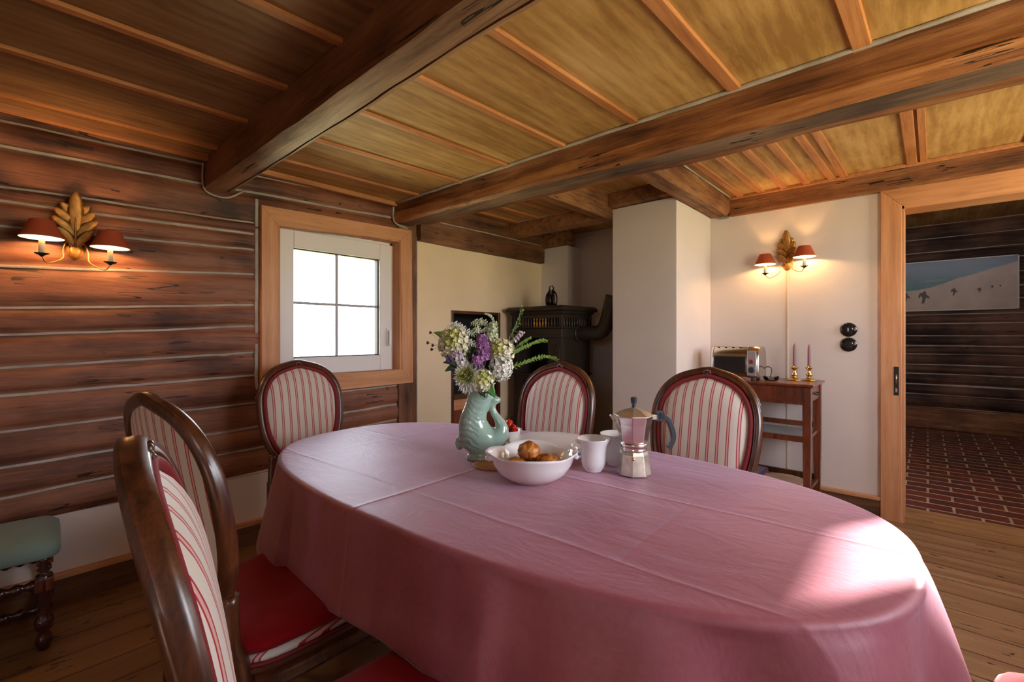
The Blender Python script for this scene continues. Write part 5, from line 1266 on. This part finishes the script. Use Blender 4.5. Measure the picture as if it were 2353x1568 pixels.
def leafy(pts, w, lab, mat, curl=.1):
    P = crv([LP(*p) for p in pts], 7); rings = []; n = len(P)
    for i, p in enumerate(P):
        d = (P[min(i+1, n-1)]-P[max(i-1, 0)]).normalized(); s_ = d.cross(UY).normalized(); t = i/(n-1); ww = w*math.sin(PI*min(.995, t**.8*.97+.02))+.0006; up_ = UY*-1
        rings.append([tuple(p-s_*ww+up_*ww*curl*2), tuple(p-s_*ww*.5+up_*ww*.3*curl), tuple(p), tuple(p+s_*ww*.5+up_*ww*.3*curl), tuple(p+s_*ww+up_*ww*curl*2), tuple(p+s_*ww*.5+up_*(ww*.3*curl-.0008)), tuple(p-up_*.0008), tuple(p-s_*ww*.5+up_*(ww*.3*curl-.0008))])
    o = MB().loft(rings, 0, True).build('broad_leaf', M[mat]); return tag(o, lab, 'leaf', 'broad leaves in the fish jug')
leafy([(uu(1100), -.035, zz(880)), (uu(1118), -.055, zz(880)), (uu(1130), -.062, zz(892)), (uu(1139), -.062, zz(908))], .020, 'bright green leaf hanging over the right of the jug mouth', 'leaf_fresh')
leafy([(uu(1100), -.035, zz(876)), (uu(1108), -.052, zz(888)), (uu(1112), -.056, zz(898)), (uu(1117), -.055, zz(908))], .014, 'darker green leaf hanging over the middle of the jug mouth', 'leaf_dark')
leafy([(uu(1085), -.03, zz(865)), (uu(1060), -.035, zz(838)), (uu(1042), -.035, zz(830)), (uu(1023), -.03, zz(832))], .017, 'dark green leaf pointing left below the blue flower', 'leaf_dark')
leafy([(uu(1085), -.03, zz(868)), (uu(1060), -.03, zz(846)), (uu(1042), -.03, zz(843)), (uu(1026), -.025, zz(852))], .015, 'lowest dark green leaf at the left of the bouquet', 'leaf_dark')
leafy([(uu(1050), -.02, zz(800)), (uu(1030), -.02, zz(776)), (uu(1013), -.015, zz(768)), (uu(999), -.01, zz(765))], .012, 'dull green leaf sticking out at the upper left of the bouquet', 'fern')
leafy([(uu(1060), -.02, zz(830)), (uu(1036), -.03, zz(810)), (uu(1024), -.03, zz(800)), (uu(1016), -.03, zz(790))], .012, 'grey green leaf at the left, under the pale yellow flower head', 'leaf')
leafy([(uu(1090), -.04, zz(860)), (uu(1094), -.06, zz(845)), (uu(1102), -.065, zz(838)), (uu(1114), -.065, zz(838))], .010, 'dark leaf under the lower lilac spike', 'leaf_dark')
f = flower('flower', 'small blue flower at the left edge of the bouquet'); c = (uu(1037), -.042, zz(821)); stem_to(f, c, r=.001); head_ball('flower_head', f, c, .012, 24, .008, .006, [M['blue_p']])
f = flower('seed_sprig', 'thin sprig with small dark brown seed heads at the far left', 'sprig'); a = (uu(1025), -.01, zz(800)); stem_to(f, a, M['stem_pale'], .0008)
for k, (px, py) in enumerate(((992, 765), (986, 788), (997, 794), (995, 803))):
    MB().tube([LP(*a), LP((uu(px)+a[0])/2, -.01, (zz(py)+a[2])/2+.004), LP(uu(px), -.008, zz(py))], .0004, 4).build('stalk', M['stem_pale'], f)
    mb = MB().ball(LP(uu(px), -.008, zz(py)), .0052, 8, 6)
    for q in range(3): mb.ball(LP(uu(px)+.003*math.cos(q*2), -.008, zz(py)+.004*math.sin(q*2)), .003, 6, 5)
    mb.build('seed_head', M['brown_b'], f)
